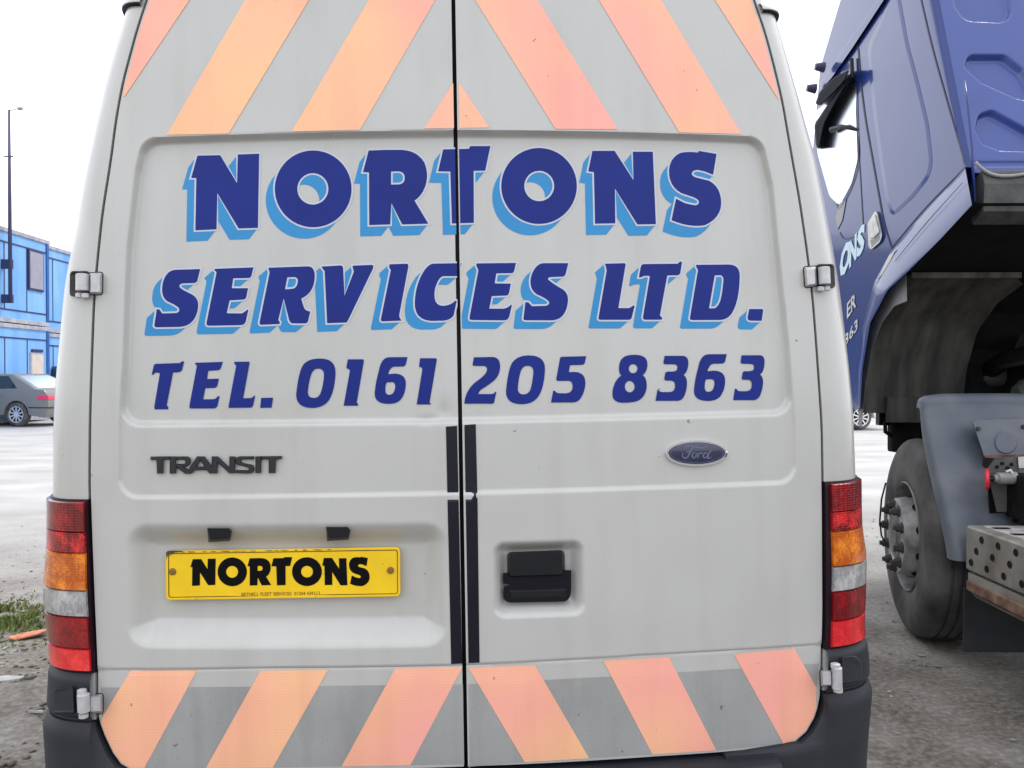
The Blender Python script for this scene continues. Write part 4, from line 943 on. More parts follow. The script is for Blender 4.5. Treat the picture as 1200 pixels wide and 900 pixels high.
# loose stones
mb = MB()
ico = [(0, 0, 1), (.89, 0, .45), (.28, .85, .45), (-.72, .53, .45), (-.72, -.53, .45), (.28, -.85, .45), (0, 0, -.4)]
icf = [(0, 1, 2), (0, 2, 3), (0, 3, 4), (0, 4, 5), (0, 5, 1), (6, 2, 1), (6, 3, 2), (6, 4, 3), (6, 5, 4), (6, 1, 5)]
for k in range(5600):
    if k < 1500: x = -2.2 - abs(rng.normal(0, .75)); y = rng.uniform(1.2, 6.5)
    elif k < 2600: x = rng.uniform(1.1, 4.2); y = rng.uniform(0.2, 7)
    else: x = rng.uniform(1.0, 3.6); y = rng.uniform(.3, 3.6)
    s = (0.004 + 0.011 * rng.random() ** 3) if k < 2600 else (0.0022 + 0.006 * rng.random() ** 4); t = rng.random() * 6.28; c, n_ = math.cos(t), math.sin(t)
    v = [((px * c - py * n_) * s * rng.uniform(.7, 1.3) + x, (px * n_ + py * c) * s + y, pz * s * .7 + hgt(x, y)) for px, py, pz in ico]
    mb.add(v, icf, 1 if rng.random() < .45 else 0)
g = mb.build('gravel', ['stone', 'pebble'], fixn=False); g['kind'] = 'stuff'
mb = MB()
for k in range(1500):                # clods of earth on the verge
    x = -1.35 - abs(rng.normal(0, .9)); y = rng.uniform(.7, 3.6)
    if noise.noise((x * 2.2, y * 2.2, 8)) < -.05: continue
    s = 0.006 + 0.022 * rng.random() ** 2.5; t = rng.random() * 6.28; c, n_ = math.cos(t), math.sin(t)
    mb.add([((px * c - py * n_) * s * rng.uniform(.6, 1.4) + x, (px * n_ + py * c) * s * rng.uniform(.6, 1.4) + y, pz * s * .55 + hgt(x, y)) for px, py, pz in ico], icf)
g = mb.build('soil_clods', ['clod'], fixn=False, smooth=True); g['kind'] = 'stuff'
# weeds on the verge
mb = MB(); c0 = ground_at(24, 729)
for k in range(8000):
    r = abs(rng.normal(0, 1)); t = rng.random() * 6.28
    x = c0[0] - 0.35 + 0.40 * r * math.cos(t); y = c0[1] + 0.27 * r * math.sin(t)
    cl = noise.noise((x * 6, y * 6, 1.5))
    if cl < -0.15 and rng.random() < .8: continue
    h = (0.025 + 0.05 * rng.random()) * max(.35, 1.2 - .5 * r) * (1 + cl); a = rng.random() * 6.28; ln = rng.uniform(.2, .9) * h; wd = rng.uniform(.003, .008)
    dx, dy = math.cos(a), math.sin(a); z = hgt(x, y) - .004
    mb.add([(x - dy * wd, y + dx * wd, z), (x + dy * wd, y - dx * wd, z), (x + dx * ln * .5 + dy * wd, y + dy * ln * .5 - dx * wd, z + h * .75), (x + dx * ln, y + dy * ln, z + h), (x + dx * ln * .5 - dy * wd, y + dy * ln * .5 + dx * wd, z + h * .75)], [(0, 1, 2, 3, 4)], 0 if rng.random() < .85 else 1)
g = mb.build('grass', ['grass', 'grass_dry'], fixn=False); g['kind'] = 'stuff'
c1 = ground_at(34, 748)
mb = MB()
mb.ngon_prism([(-.15, -.03), (-.05, -.06), (.10, -.02), (.17, .035), (.06, .05), (-.08, .02)], lambda p: (c1[0] + p[0] * .62, c1[1] + p[1] * 1.3, .012 + .12 * max(0, p[0])), lambda p: (c1[0] + p[0] * .62, c1[1] + p[1] * 1.3, .022 + .12 * max(0, p[0])))
tag(mb.build('broken_tile', ['terracotta'], bevel=.004), 'broken orange clay tile lying beside the weeds left of the van', 'tile')
def scrap(px, py, pts, th, m, name, label, cat):
    c = ground_at(px, py); mb = MB()
    mb.ngon_prism(pts, lambda p: (c[0] + p[0], c[1] + p[1], hgt(c[0] + p[0], c[1] + p[1]) + .002), lambda p: (c[0] + p[0], c[1] + p[1], hgt(c[0] + p[0], c[1] + p[1]) + th))
    tag(mb.build(name, [m], bevel=.002), label, cat)
scrap(6, 797, [(-.09, -.03), (.07, -.01), (.08, .02), (-.02, .04), (-.1, .03)], .014, 'scrap_white', 'plastic_scrap', 'flat white plastic scrap on the dirt at the left edge, nearer than the tile', 'litter')
scrap(42, 838, [(-.03, -.008), (.03, .0), (.012, .03), (-.008, .012)], .012, 'scrap_white', 'paper_scrap', 'small crumpled white paper scrap on the dirt close to the bumper', 'litter')
for px, py, s in ((1080, 768, .022), (1098, 781, .02), (1070, 772, .018)):
    c = ground_at(px, py); mb = MB(); mb.add([(c[0] + x * s, c[1] + y * s * 1.2, hgt(c[0], c[1]) + z * s * .6) for x, y, z in ico], icf)
    tag(mb.build('stone', ['stone']), {768: 'dark stone lying nearest to the truck tyre', 781: 'dark stone on the gravel between van bumper and truck step, the lowest one', 772: 'dark stone on the gravel just left of the truck tyre'}[py], 'stone', 'loose stones by the truck wheel')

# ================================================================== THE TRUCK
TY = math.atan(20 / FPX) + YAW
hubd = 4.68
hub = CAM + hubd * (fw * 1.0 + (1062 - 600) / FPX * rt - (628 - 450) / FPX * up)
trk = thing('truck', 'dark blue lorry tractor with its cab tilted forward, parked right of the white van', 'truck', (hub[0], hub[1], 0), -TY)
c_, s_ = math.cos(-TY), math.sin(-TY)
TMI = np.linalg.inv(np.array([[c_, -s_, 0, hub[0]], [s_, c_, 0, hub[1]], [0, 0, 1, 0], [0, 0, 0, 1]]))
XC = -0.05                                            # the cab's near side
def on_x(x0):
    def fn(P, lift=0.0):
        o, d = rays(P, TMI); t = (x0 - lift - o[0]) / d[:, 0]; return o + t[:, None] * d
    return fn
def on_y(y0):
    def fn(P, lift=0.0):
        o, d = rays(P, TMI); t = (y0 - lift - o[1]) / d[:, 1]; return o + t[:, None] * d
    return fn
side = on_x(XC)
def cw(c): c = np.asarray(c, float); return c if area(c) > 0 else c[::-1]
# --- tilted cab
cab = sub('cab', trk)
seam = side([(1078, 0), (1131, 192)]); sv = seam[0] - seam[1]                 # rear seam of the side panel
SEAMTOP = seam[0] + sv * 0.55; SEAMBOT = seam[1]
edge = on_x(XC + 0.035)([(1101, 0), (1139, 196)]); ev = edge[0] - edge[1]
EDGETOP = edge[0] + ev * 0.55; EDGEBOT = edge[1]
SIDE = [(1131, 192), (1139, 238), (1064, 318), (1040, 338), (1022, 368), (1010, 410), (1008, 455), (1007.5, 478), (938, 478), (940, 330), (953, 170), (958, 115), (961, 80), (985, 0)]
sp3 = [tuple(q) for q in side(SIDE)]
fr_top = side([(985, 0)])[0]; pil = side([(961, 80)])[0]; FT = fr_top + (fr_top - pil) * 0.55
out3 = sp3 + [tuple(FT), tuple(SEAMTOP)]
mb = MB(); W = 2.30; n = len(out3)
L = [(XC, q[1], q[2]) for q in out3]; Rr = [(XC + W, q[1], q[2]) for q in out3]
mb.add(L + Rr, [tuple(range(n)), tuple(range(2 * n - 1, n - 1, -1))])
for i in range(1, n - 1):
    mi = 1 if i in (1, 2, 3, 4, 5, 6, 7, 8) else 0
    mb.add([L[i], L[i + 1], Rr[i + 1], Rr[i]], [(0, 1, 2, 3)], mi)
mb.build('shell', ['truck_blue', 'underside'], cab)
# rear corner strips (both sides) and pressed rear wall
def corner_strip(mirror):
    f = (lambda p: (2 * XC + W - p[0], p[1], p[2])) if mirror else (lambda p: tuple(p))
    rows = []
    for t in np.linspace(0, 1, 14):
        a = SEAMBOT + (SEAMTOP - SEAMBOT) * t; b = EDGEBOT + (EDGETOP - EDGEBOT) * t
        m = np.array([a[0] - .001, b[1], b[2]]); s_ = a + (m - a) * .72
        rows.append([f(a)] + [f((1 - q) ** 2 * s_ + 2 * q * (1 - q) * m + q * q * b) for q in np.linspace(0, 1, 8)])
    return np.array(rows)
for mr_ in (False, True):
    mb = MB(); mb.grid(corner_strip(mr_)); mb.build('corner_pillar', ['truck_blue'], cab, smooth=True)
bdir = (EDGETOP - EDGEBOT); bl = np.linalg.norm(bdir); bu = bdir / bl; bn = np.array([0, -bu[2], bu[1]]); bn = bn if bn[1] < 0 else -bn
def back(P, lift=0.0):
    o, d = rays(P, TMI); t = ((EDGEBOT - o) @ bn + lift) / (d @ bn); return o + t[:, None] * d
def b2(P): q = back(P); return np.stack([q[:, 0] - EDGEBOT[0], (q - EDGEBOT) @ bu], 1)
WB = W - 0.07
PR = []
for pts, r, dp, wd in (([(1112, -60), (1118, 6), (1131, 25), (1180, 27), (1186, 14), (1176, -60)], .04, .022, .022),
                       ([(1129, 78), (1134, 63), (1178, 63), (1200, 80), (1226, 122), (1192, 116), (1150, 97)], .025, .03, .028),
                       ([(1142, 150), (1146, 133), (1162, 127), (1215, 156), (1230, 178), (1172, 177), (1150, 168)], .025, .03, .028),
                       ([(1215, -60), (1222, 40), (1300, 42), (1330, -60)], .04, .022, .022)):
    wd *= .62; dp *= 1.15; r *= 1.7; c = b2(pts); PR.append((offset(cw(c), -r), r, dp, wd))
gu = np.linspace(0, WB, 330); gv = np.linspace(-0.03, bl, 220); U, Vv = np.meshgrid(gu, gv)
Dp = np.zeros(U.shape)
for c, r, dp, wd in PR:
    for Uq in (U, WB - U):
        d = sdpoly(Uq, Vv, c) - r; q = np.clip(-d / wd, 0, 1); Dp = np.maximum(Dp, dp * q * q * (3 - 2 * q))
Dp += 0.012 * np.clip(1 - np.abs(Vv - 0.02) / .02, 0, 1)
P = EDGEBOT + U[..., None] * np.array([1, 0, 0]) + Vv[..., None] * bu - Dp[..., None] * bn
mb = MB(); mb.grid(P); mb.build('rear_wall', ['truck_blue_panel'], cab, smooth=True)
# grey cross beam under the rear wall
mb = MB()
q = [(0.02, -.025), (0.02, -.10), (-.03, -.215), (-.14, -.225), (-.14, -.03)]
for_ = lambda p, x: tuple(EDGEBOT + np.array([x, 0, 0]) - bn * p[0] * -1 + bu * p[1])
mb.ngon_prism(q, lambda p: for_(p, 0.03), lambda p: for_(p, WB - .03)); mb.build('cross_beam', ['bracket_grey'], cab, bevel=.012)
mb = MB(); bc = [back([p], .03)[0] for p in ((1143, 190), (1150, 204), (1163, 213), (1180, 211), (1205, 203), (1260, 190))]
mb.tube([bc[0] * (1 - f) ** 3 + 3 * f * (1 - f) ** 2 * bc[2] * 1.0 + 3 * f * f * (1 - f) * bc[3] + f ** 3 * bc[5] for f in np.linspace(0, 1, 20)], .008, 8); mb.build('edge_trim', ['truck_trim'], cab, smooth=True)
mb = MB(); a = edge[1]; pts = [side([p], .01)[0] for p in ((1127, 95), (1131, 125), (1136, 175), (1139, 236))]
mb.tube([p + np.array([.012, 0, 0]) for p in pts], .006, 8); mb.build('drip_rail', ['truck_blue'], cab, smooth=True)
mid = lambda f, x: (lambda a, b: a + (b - a) * x)(SEAMBOT + (SEAMTOP - SEAMBOT) * f, EDGEBOT + (EDGETOP - EDGEBOT) * f)
for f0, f1 in ((.33, .385), (.55, .585)):
    mb = MB(); mb.add([tuple(mid(f0, .42) + np.array([-.004, 0, 0])), tuple(mid(f1, .30) + np.array([-.004, 0, 0])), tuple(mid(f1 + .01, .46) + np.array([-.004, 0, 0])), tuple(mid(f0 + .01, .58) + np.array([-.004, 0, 0]))], [(0, 1, 2, 3)]); mb.build('vent_slot', ['truck_seam'], cab)
# door with shut line, flared sill, embossed quarter panel
def line(name, pts, wd, m, parent, lift=.0025):
    mb = MB(); stroke(mb, pts, wd, lambda P, l: side(P, l), lift); return mb.build(name, [m], parent)
line('shut_line', [(1042, -5), (1024, 22), (1006, 47), (1006, 62), (1009, 100), (1014, 140), (1021, 180), (1029, 225), (1036, 262), (1045, 292)], [1.8] * 10, 'truck_seam', cab)
line('shut_line', [(1078, -5), (1092, 55), (1110, 120), (1131, 192)], [1.6] * 4, 'truck_seam', cab)
line('shut_line', [(1045, 290), (1085, 243), (1131, 196)], [1.4] * 3, 'truck_seam', cab)
mb = MB(); c = cw(rpoly([(1050, -30), (1057, 10), (1064, 50), (1076, 95), (1088, 145), (1093, 190), (1089, 208), (1070, 232), (1045, 255), (1038, 235), (1031, 190), (1024, 140), (1019, 90), (1016, 55), (1030, 25)], 9)); bevel_slab(mb, c, side, .001, .0045, 4.0)
mb.build('quarter_panel', ['truck_blue'], cab, smooth=True, angle=60)
def poly_up(pts, n=40): p = np.array(pts, float); t = np.linspace(0, len(p) - 1, n); return np.stack([np.interp(t, np.arange(len(p)), p[:, k]) for k in (0, 1)], 1)
ua = poly_up([(1131, 197), (1088, 244), (1045, 293), (1024, 332), (1010, 382), (1003, 440), (1002, 480)]); ub = poly_up([(1139, 240), (1102, 280), (1064, 318), (1040, 340), (1020, 378), (1011, 430), (1008, 478)])
mb = MB(); mb.grid(np.stack([side(ua, .001), side(ua * .93 + ub * .07, .012), side(ua * .6 + ub * .4, .038), side(ua * .15 + ub * .85, .064), side(ub, .064), side(ub, -.03)], 0))
mb.build('flared_sill', ['truck_blue'], cab, smooth=True, angle=38)
line('sill_shadow_line', [(1049, 306), (1085, 262), (1128, 214)], [.8, 1.2, .8], 'truck_seam', cab, .045)  # dark stroke paints the shadow line along the flare
mb = MB(); c = cw(rpoly([(1034, 315), (1042, 299), (1051, 292), (1044, 306), (1035, 321), (1026, 333)], 2)); bevel_slab(mb, c, side, .0, .022, 1.0); mb.build('side_repeater', ['hose_white'], cab)
# A pillar, window, lower window
mb = MB(); c = cw([(1034, -8), (1042, -8), (1000, 56), (975, 92), (963, 106), (961, 98), (985, 62)]); bevel_slab(mb, c, side, 0, .02, 1.0); mb.build('door_frame', ['truck_blue'], cab)
mb = MB(); c = cw(rpoly([(1004, 92), (1003, 130), (1005, 187), (998, 215), (984, 241), (972, 230), (958, 180), (956, 130), (985, 108)], 5)); slab(mb, [[c]], side, -.01, .003); mb.build('side_window', ['mirror_glass'], cab)
mb = MB(); c = cw([(984, 238), (991.5, 233), (987, 258), (981.5, 269), (979, 255)]); slab(mb, [[c]], side, -.01, .004); mb.build('kerb_window', ['dark_glass'], cab)
line('window_seal', [(1003.5, 95), (1005, 150), (1006, 187), (999, 216), (985, 243), (980, 239)], [1.0] * 6, 'truck_seam', cab, .004)
line('body_crease', [(1005, 160), (1007, 190), (1010, 240), (1011, 268), (1004, 276), (990, 280), (984, 272)], [1.1] * 7, 'truck_seam', cab, .002)
# door handle: pale recessed cup with its flap
mb = MB(); c = cw(rpoly([(1016.5, 262), (1026, 246.5), (1029, 250), (1034.5, 276), (1032, 284), (1021, 293.5), (1017.5, 289)], 3)); bevel_slab(mb, c, side, 0, .012, .9); hnd = mb.build('door_handle', ['hose_white'], cab)
mb = MB(); c = cw(rpoly([(1018.5, 264), (1025.5, 250.5), (1031, 272), (1024, 279), (1019.5, 280)], 2)); bevel_slab(mb, c, side, .012, .024, .8); mb.build('flap', ['label_white'], hnd)
mb = MB(); c = cw([(1019.5, 281.5), (1024, 280.5), (1031.5, 275), (1031, 281), (1021.5, 290)]); slab(mb, [[c]], side, .011, .0125); mb.build('recess_shadow_plate', ['truck_trim'], hnd)
# mirror cluster
mir = sub('mirror', cab)
mo = on_x(XC - 0.03)
mb = MB(); c = cw(rpoly([(956, 171), (954, 146), (970, 122), (990, 94), (998, 85), (998, 90), (982, 116), (967, 144), (960, 176)], 4)); bevel_slab(mb, c, mo, -.02, .03, 1.6); mb.build('housing', ['mirror_black'], mir)
mb = MB(); c = cw(rpoly([(955, 122), (960, 108), (978, 90), (996, 81), (990, 95), (974, 112), (962, 124)], 4)); bevel_slab(mb, c, on_x(XC - .05), -.02, .03, 1.2); mb.build('wide_angle_housing', ['mirror_black'], mir)
mb = MB(); mb.tube([side([(1004.5, 152)], 0.0)[0], mo([(986, 148)], .0)[0], mo([(975, 152)], .0)[0]], [.010, .012, .022], 8); mb.build('arm', ['black_plastic'], mir, smooth=True)
mb = MB(); mb.tube([side([(998, 69)], .02)[0], side([(999, 90)], .02)[0]], .012, 8); mb.build('bracket', ['black_plastic'], mir)
for q in ((966, 79), (956, 104)):
    p = side([q], .05)[0]; mb = MB(); mb.tube([p, p + np.array([-.06, 0, .005])], [.035, .022], 10); mb.build('mirror_mount', ['mast_steel'], mir, smooth=True, angle=40)
# lettering on the door (only the end of each line shows past the van)
def type_on(s, o, r, u, lift, parent, m='lettering_pale', shear=.15, bold=.055):
    V, F = text_tris(s, shear, bold); o, r, u = (np.array(q, float) for q in (o, r, u)); P = o + V[:, :1] * (r - o) + V[:, 1:] * (u - o)
    mb = MB(); mb.add(side(P, lift), F); return mb.build('letter', [m], parent)
type_on('O', (984, 330), (997, 310), (984, 296), .004, cab); type_on('N', (995, 315), (1005, 301), (994, 286), .004, cab); type_on('S', (1004, 304), (1014, 291), (1003, 273), .004, cab)
type_on('ER', (992.5, 374), (1003, 359), (992.5, 356), .004, cab, 'label_white', 0, .02); type_on('363', (990, 407), (1005, 386), (990, 393), .004, cab, 'label_white', 0, .02)
# wheel arch: pale trim, dirty liner
AR = [(1063, 322), (1040, 345), (1022, 378), (1012, 425), (1009, 462), (1008.5, 484)]
mb = MB(); c = cw([(1062, 320), (1048, 333), (1034, 350), (1021, 379), (1011.5, 425), (1006, 480), (1006, 500), (1010, 500), (1014, 455), (1022, 408), (1034, 378), (1048, 359), (1063, 353)]); slab(mb, [[c]], side, -.05, .006); mb.build('arch_trim', ['truck_trim'], cab, bevel=.003, seg=1)
ar3 = side(AR); mb = MB(); rows = []
tt = np.linspace(0, 1, 30); prof = np.stack([np.interp(tt, np.linspace(0, 1, len(AR)), ar3[:, k]) for k in range(3)], 1)
for x in np.linspace(0, .60, 14):
    q = prof.copy(); q[:, 0] = XC + .012 + x; q[:, 2] -= .05 * max(0, (x - .5) / .1) ** 2; q[:, 1] += 0.004 * np.sin(x * 40); rows.append(q)
rows = np.array(rows); lo = rows.copy(); lo[..., 1] += .02; lo[..., 2] += .02
mb.grid(rows); mb.grid(lo, 0, True); mb.build('arch_liner', ['liner'], cab, smooth=True)
mb = MB(); p0 = side([(1063, 322)])[0]; mb.box((XC + .02, p0[1] - .012, p0[2] - .02), (XC + .60, p0[1] + .012, p0[2] + .012)); p1 = side([(1009, 497)])[0]
mb.build('liner_lip', ['liner'], cab, bevel=.006)
mb = MB(); c0_ = prof[-1]; mb.box((XC + .14, c0_[1] - .05, c0_[2] - .055), (XC + .34, c0_[1] - .02, c0_[2] + .1)); mb.build('liner_skirt', ['liner'], cab, bevel=.006)
mb = MB()                           # floor and tunnel under the cab
a_, b_ = side([(1139, 238)])[0], side([(1064, 318)])[0]
mb.add([(XC + .05, a_[1] + .1, a_[2] - .02), (XC + W - .05, a_[1] + .1, a_[2] - .02), (XC + W - .05, b_[1] + .3, b_[2] + .1), (XC + .05, b_[1] + .3, b_[2] + .1)], [(0, 1, 2, 3)])
mb.box((.55, a_[1] + .05, a_[2] - .12), (.75, b_[1] + .4, a_[2] + .05)); mb.box((1.25, a_[1] + .05, a_[2] - .12), (1.45, b_[1] + .4, a_[2] + .05)); mb.build('cab_floor', ['underside'], cab)
# --- chassis, engine
mb = MB(); mb.box((.66, -5.2, .72), (.74, 1.3, .98)); mb.build('chassis_rail', ['underside'], trk); mb = MB(); mb.box((1.46, -5.2, .72), (1.54, 1.3, .98)); mb.build('chassis_rail', ['underside'], trk)
mb = MB(); mb.box((.80, -.35, .62), (1.40, 1.1, 1.52)); mb.build('engine_block', ['underside'], trk, bevel=.04)
mb = MB(); mb.box((.86, -.4, 1.5), (1.34, .95, 1.66)); mb.build('rocker_cover', ['bracket_grey'], trk, bevel=.03)
mb = MB(); mb.tube([(.86, -1.9, .86), (.86, -1.0, .9), (.9, -.4, 1.0)], [.12, .24, .32], 18); mb.build('gearbox', ['underside'], trk, smooth=True, angle=50)
mb = MB(); mb.tube([(.78, .9, 1.35), (.70, .3, 1.5), (.72, -.2, 1.55), (.85, -.45, 1.5)], .055, 12); mb.build('air_pipe', ['black_plastic'], trk, smooth=True)
mb = MB(); mb.tube([(.72, .5, 1.18), (.70, 0.1, 1.10), (.74, -.3, 1.22)], .03, 10); mb.build('coolant_hose', ['black_plastic'], trk, smooth=True)
for k, (x, y, z, r) in enumerate(((.76, .2, 1.3, .09), (.77, -.15, 1.36, .07), (.75, .55, 1.42, .08))):
    mb = MB(); mb.tube([(x + .1, y, z), (x - .02, y, z), (x - .06, y, z)], [r, r, r * .6], 14); mb.build('filter_canister', ['bracket_grey'], trk, smooth=True, angle=40)
mb = MB(); mb.tube([(.28, .02, .53), (2.05, .02, .53)], .07, 12); mb.build('front_axle', ['underside'], trk, smooth=True)
mb = MB(); mb.box((.36, -.35, 1.05), (.52, .55, 1.1)); mb.build('spring_bracket', ['underside'], trk, bevel=.01)
fy = on_y(.62)
mb = MB(); mb.tube([fy([p])[0] for p in ((1037, 488), (1037.5, 506), (1048, 513))], .013, 8); mb.build('step_hanger', ['black_plastic'], trk, smooth=True)
mb = MB(); p_, q_ = fy([(1044, 494)])[0], fy([(1080, 530)])[0]; mb.box((p_[0], .60, q_[2]), (q_[0], .68, p_[2] + .12)); mb.build('steering_box', ['underside'], trk, bevel=.02)
p_ = fy([(1032, 480)])[0]; mb = MB(); mb.box((p_[0], .64, p_[2] - .10), (p_[0] + .07, .7, p_[2])); mb.build('tow_bracket', ['black_plastic'], trk, bevel=.008)
# --- front wheel (steered to the right) and rear wheels
TR = .535
def truck_wheel(loc, rz, front=True, twin=False):
    wh = sub('wheel', trk, loc); wh.rotation_euler = (0, 0, rz)
    prof = [(.29, .03), (.295, .004), (.31, -.006), (.36, -.010), (.42, -.016), (.47, -.012), (.505, .004), (.52, .018), (.529, .03)]
    for g0 in (.085, .135, .185, .235):
        prof += [(TR, g0 - .03), (TR, g0 - .008), (TR - .012, g0 - .006), (TR - .012, g0 + .006), (TR, g0 + .008)]
    prof += [(.529, .27), (.50, .30), (.40, .31), (.29, .28)]
    mb = MB(); mb.lathe_x(prof, 72); mb.build('tyre', ['tyre'], wh, smooth=True, angle=32)
    if front: rp = [(.292, .012), (.300, -.004), (.292, -.010), (.283, .0), (.278, .03), (.262, .06), (.245, .105), (.232, .10), (.222, .055), (.213, -.01), (.206, -.045), (.196, -.056), (.135, -.060), (.13, -.052)]
    else: rp = [(.292, .012), (.300, -.004), (.292, -.010), (.283, .0), (.278, .03), (.262, .12), (.225, .16), (.14, .165), (.13, .16)]
    mb = MB(); mb.lathe_x(rp[:7], 56); mb.build('rim', ['rim_grey'], wh, smooth=True, angle=40)
    mb = MB(); mb.lathe_x(rp[6:], 56); mb.build('wheel_disc', ['rim_white'], wh, smooth=True, angle=40)
    hx = -.052 if front else .16
    mb = MB(); mb.lathe_x([(.135, hx + .03), (.128, hx + .0), (.12, hx - .008), (.09, hx - .010), (.085, hx - .022), (.05, hx - .026), (.0, hx - .027)], 32); mb.build('hub', ['rim_grey'], wh, smooth=True, angle=35)
    mb = MB(); nm = None
    for k in range(10):
        t = 2 * PI * k / 10 + .2; c = (hx - .008, .168 * math.cos(t), .168 * math.sin(t))
        if nm is None:
            mb.lathe_x([(.030, 0.004), (.030, -.006), (.0215, -.008), (.0215, -.028), (.017, -.031), (.013, -.031), (.013, -.044), (.0, -.046)], 6); no = mb.build('wheel_nut', ['nut_grime'], wh); nm = no.data
        else: no = bpy.data.objects.new('wheel_nut', nm); COL.objects.link(no); no.parent = wh
        no.location = c; no.rotation_euler = (t * 1.7, 0, 0)
    hm = None
    if front:
        for k in range(10):
            t = 2 * PI * (k + .5) / 10
            if hm is None:
                mb = MB(); mb.lathe_x([(.0, 0), (.026, 0)], 12); ho = mb.build('hand_hole', ['seal'], wh); hm = ho.data
            else: ho = bpy.data.objects.new('hand_hole', hm); COL.objects.link(ho); ho.parent = wh
            ho.location = (.022, .2205 * math.cos(t), .2205 * math.sin(t)); ho.rotation_euler = (0, 0, 0)
            # face along the cone of the disc
            v = Vector((-.12, .9 * math.cos(t), .9 * math.sin(t))).normalized(); ho.rotation_euler = Vector((-1, 0, 0)).rotation_difference(v).to_euler()
    return wh
truck_wheel((0, 0, .53), -R_(10))
truck_wheel((2.2, 0, .53), PI - R_(10))
for y in (-3.75,):
    truck_wheel((.05, y, .53), 0, False); truck_wheel((2.15, y, .53), PI, False)
mb = MB(); cpt = on_x(-.08); mb.tube([cpt([p])[0] for p in ((1038, 566), (1033, 585), (1031, 610), (1033, 628), (1037, 634))], .005, 6); mb.build('brake_wire', ['black_plastic'], trk, smooth=True)
# --- mudguard behind the wheel
mx_ = on_x(-.055); PP = [(1083, 478), (1086, 500), (1093, 533), (1103, 575), (1112, 615), (1118, 645)]
q = mx_(PP)[:, 1:]
pf = np.array([(-.27, 1.308), (-.295, 1.312), (-.31, 1.302), (-.322, 1.28)] + [tuple(k) for k in q] + [(q[-1][0] - .01, q[-1][1] - .05)])
tt = np.linspace(0, len(pf) - 1, 60); pf = np.stack([np.interp(tt, np.arange(len(pf)), pf[:, k]) for k in (0, 1)], 1)
for _ in range(5): pf[1:-1] = (pf[:-2] + 2 * pf[1:-1] + pf[2:]) / 4
cen = np.array([.05, .55]); dr_ = pf - cen; dr_ /= np.linalg.norm(dr_, axis=1, keepdims=True)
rows = []
for x, inn in ((-.058, .06), (-.060, .035), (-.052, .016), (-.035, .004), (-.01, 0), (.03, -.006), (.06, -.008), (.20, -.010), (.40, -.010), (.62, -.006)):
    p = pf - dr_ * inn; rows.append(np.stack([np.full(len(p), x), p[:, 0], p[:, 1]], -1))
rows = np.array(rows); inner = rows.copy(); inner[..., 1:] -= dr_[None] * .012
mb = MB(); mb.grid(rows); mb.grid(inner, 0, True); mb.grid(np.stack([rows[:, -1], inner[:, -1]], 0)); mb.grid(np.stack([rows[:, 0], inner[:, 0]], 0)); mb.grid(np.stack([rows[0], inner[0]], 0)); mb.grid(np.stack([rows[-1], inner[-1]], 0))
mb.build('mudguard', ['mudguard_grey'], trk, smooth=True, angle=50)
yb = on_y(-.50)
def ybp(pts, r=2): return cw(rpoly(pts, r)) if r else cw(pts)
mp_ = sub('mudguard_panel', trk)
mb = MB(); bevel_slab(mb, ybp([(1139, 494), (1142, 492), (1215, 489), (1228, 536), (1153, 536), (1149, 524)], 3), yb, -.08, .004, 1.0); mb.build('plate', ['mudguard_plate'], mp_)
mb = MB(); bevel_slab(mb, ell(1179, 518, 13.5, 14, 32), yb, .004, .012, 1.2); mb.build('round_boss', ['mudguard_plate'], mp_)
mb = MB(); bevel_slab(mb, ybp([(1152, 533), (1222, 532), (1224, 537), (1154, 538)], 1), yb, .002, .014, .6); mb.build('rusty_edge', ['rust'], mp_)
for q_ in ((1146, 502.5), (1199, 500)):
    p = yb([q_], .004)[0]; mb = MB(); mb.tube([p, p + np.array([0, -.012, 0])], [.012, .010], 6); mb.build('bolt', ['nut_grime'], mp_)
ya = on_y(-.62)
mb = MB(); slab(mb, [[ybp([(1163, 537), (1194, 535), (1196, 600), (1168, 600), (1160, 565), (1157, 549)], 0)]], ya, -.02, .0); mb.build('valve_bracket', ['bracket_grey'], trk)
mb = MB(); slab(mb, [[ybp([(1152, 536), (1166, 537), (1156, 550), (1151, 546)], 1)]], ya, -.02, .004); mb.build('bracket_tab', ['underside'], trk)
for q_ in ((1168, 547), (1174, 543), (1180, 548), (1185, 544)):
    p = ya([q_], 0)[0]; mb = MB(); mb.tube([p, p + np.array([0, -.008, 0])], .008, 8); mb.build('bolt', ['underside'], trk)
cp = sub('air_coupling', trk)
p0, p1 = ya([(1164, 561)], .05)[0], ya([(1190, 560)], .05)[0]
mb = MB(); mb.tube([p0, p0 * .85 + p1 * .15, p0 * .8 + p1 * .2, p1], [.018, .02, .028, .03], 14); mb.build('coupling_body', ['pipe_grey'], cp, smooth=True, angle=40)
mb = MB(); r0 = ya([(1156.8, 561.5)], .05)[0]; ax_ = np.array([.90, -.44, 0]); mb.tube([r0 - ax_ * .010, r0 - ax_ * .006, r0 + ax_ * .006, r0 + ax_ * .010], [.036, .05, .05, .036], 14); mb.build('red_handwheel', ['red_plastic'], cp, smooth=True, angle=35)
mb = MB(); mb.tube([r0, p0], .012, 8); mb.build('stem', ['black_plastic'], cp)
mb = MB(); mb.tube([ya([q_], .06)[0] for q_ in ((1179, 553), (1184, 551), (1190, 560), (1195, 572), (1196, 580), (1202, 588))], .007, 8); mb.build('air_hose', ['hose_white'], trk, smooth=True)
mb = MB(); mb.tube([ya([q_], .05)[0] for q_ in ((1205, 560), (1195, 563), (1189, 590), (1190, 612))], .012, 8); mb.build('air_hose', ['black_plastic'], trk, smooth=True)
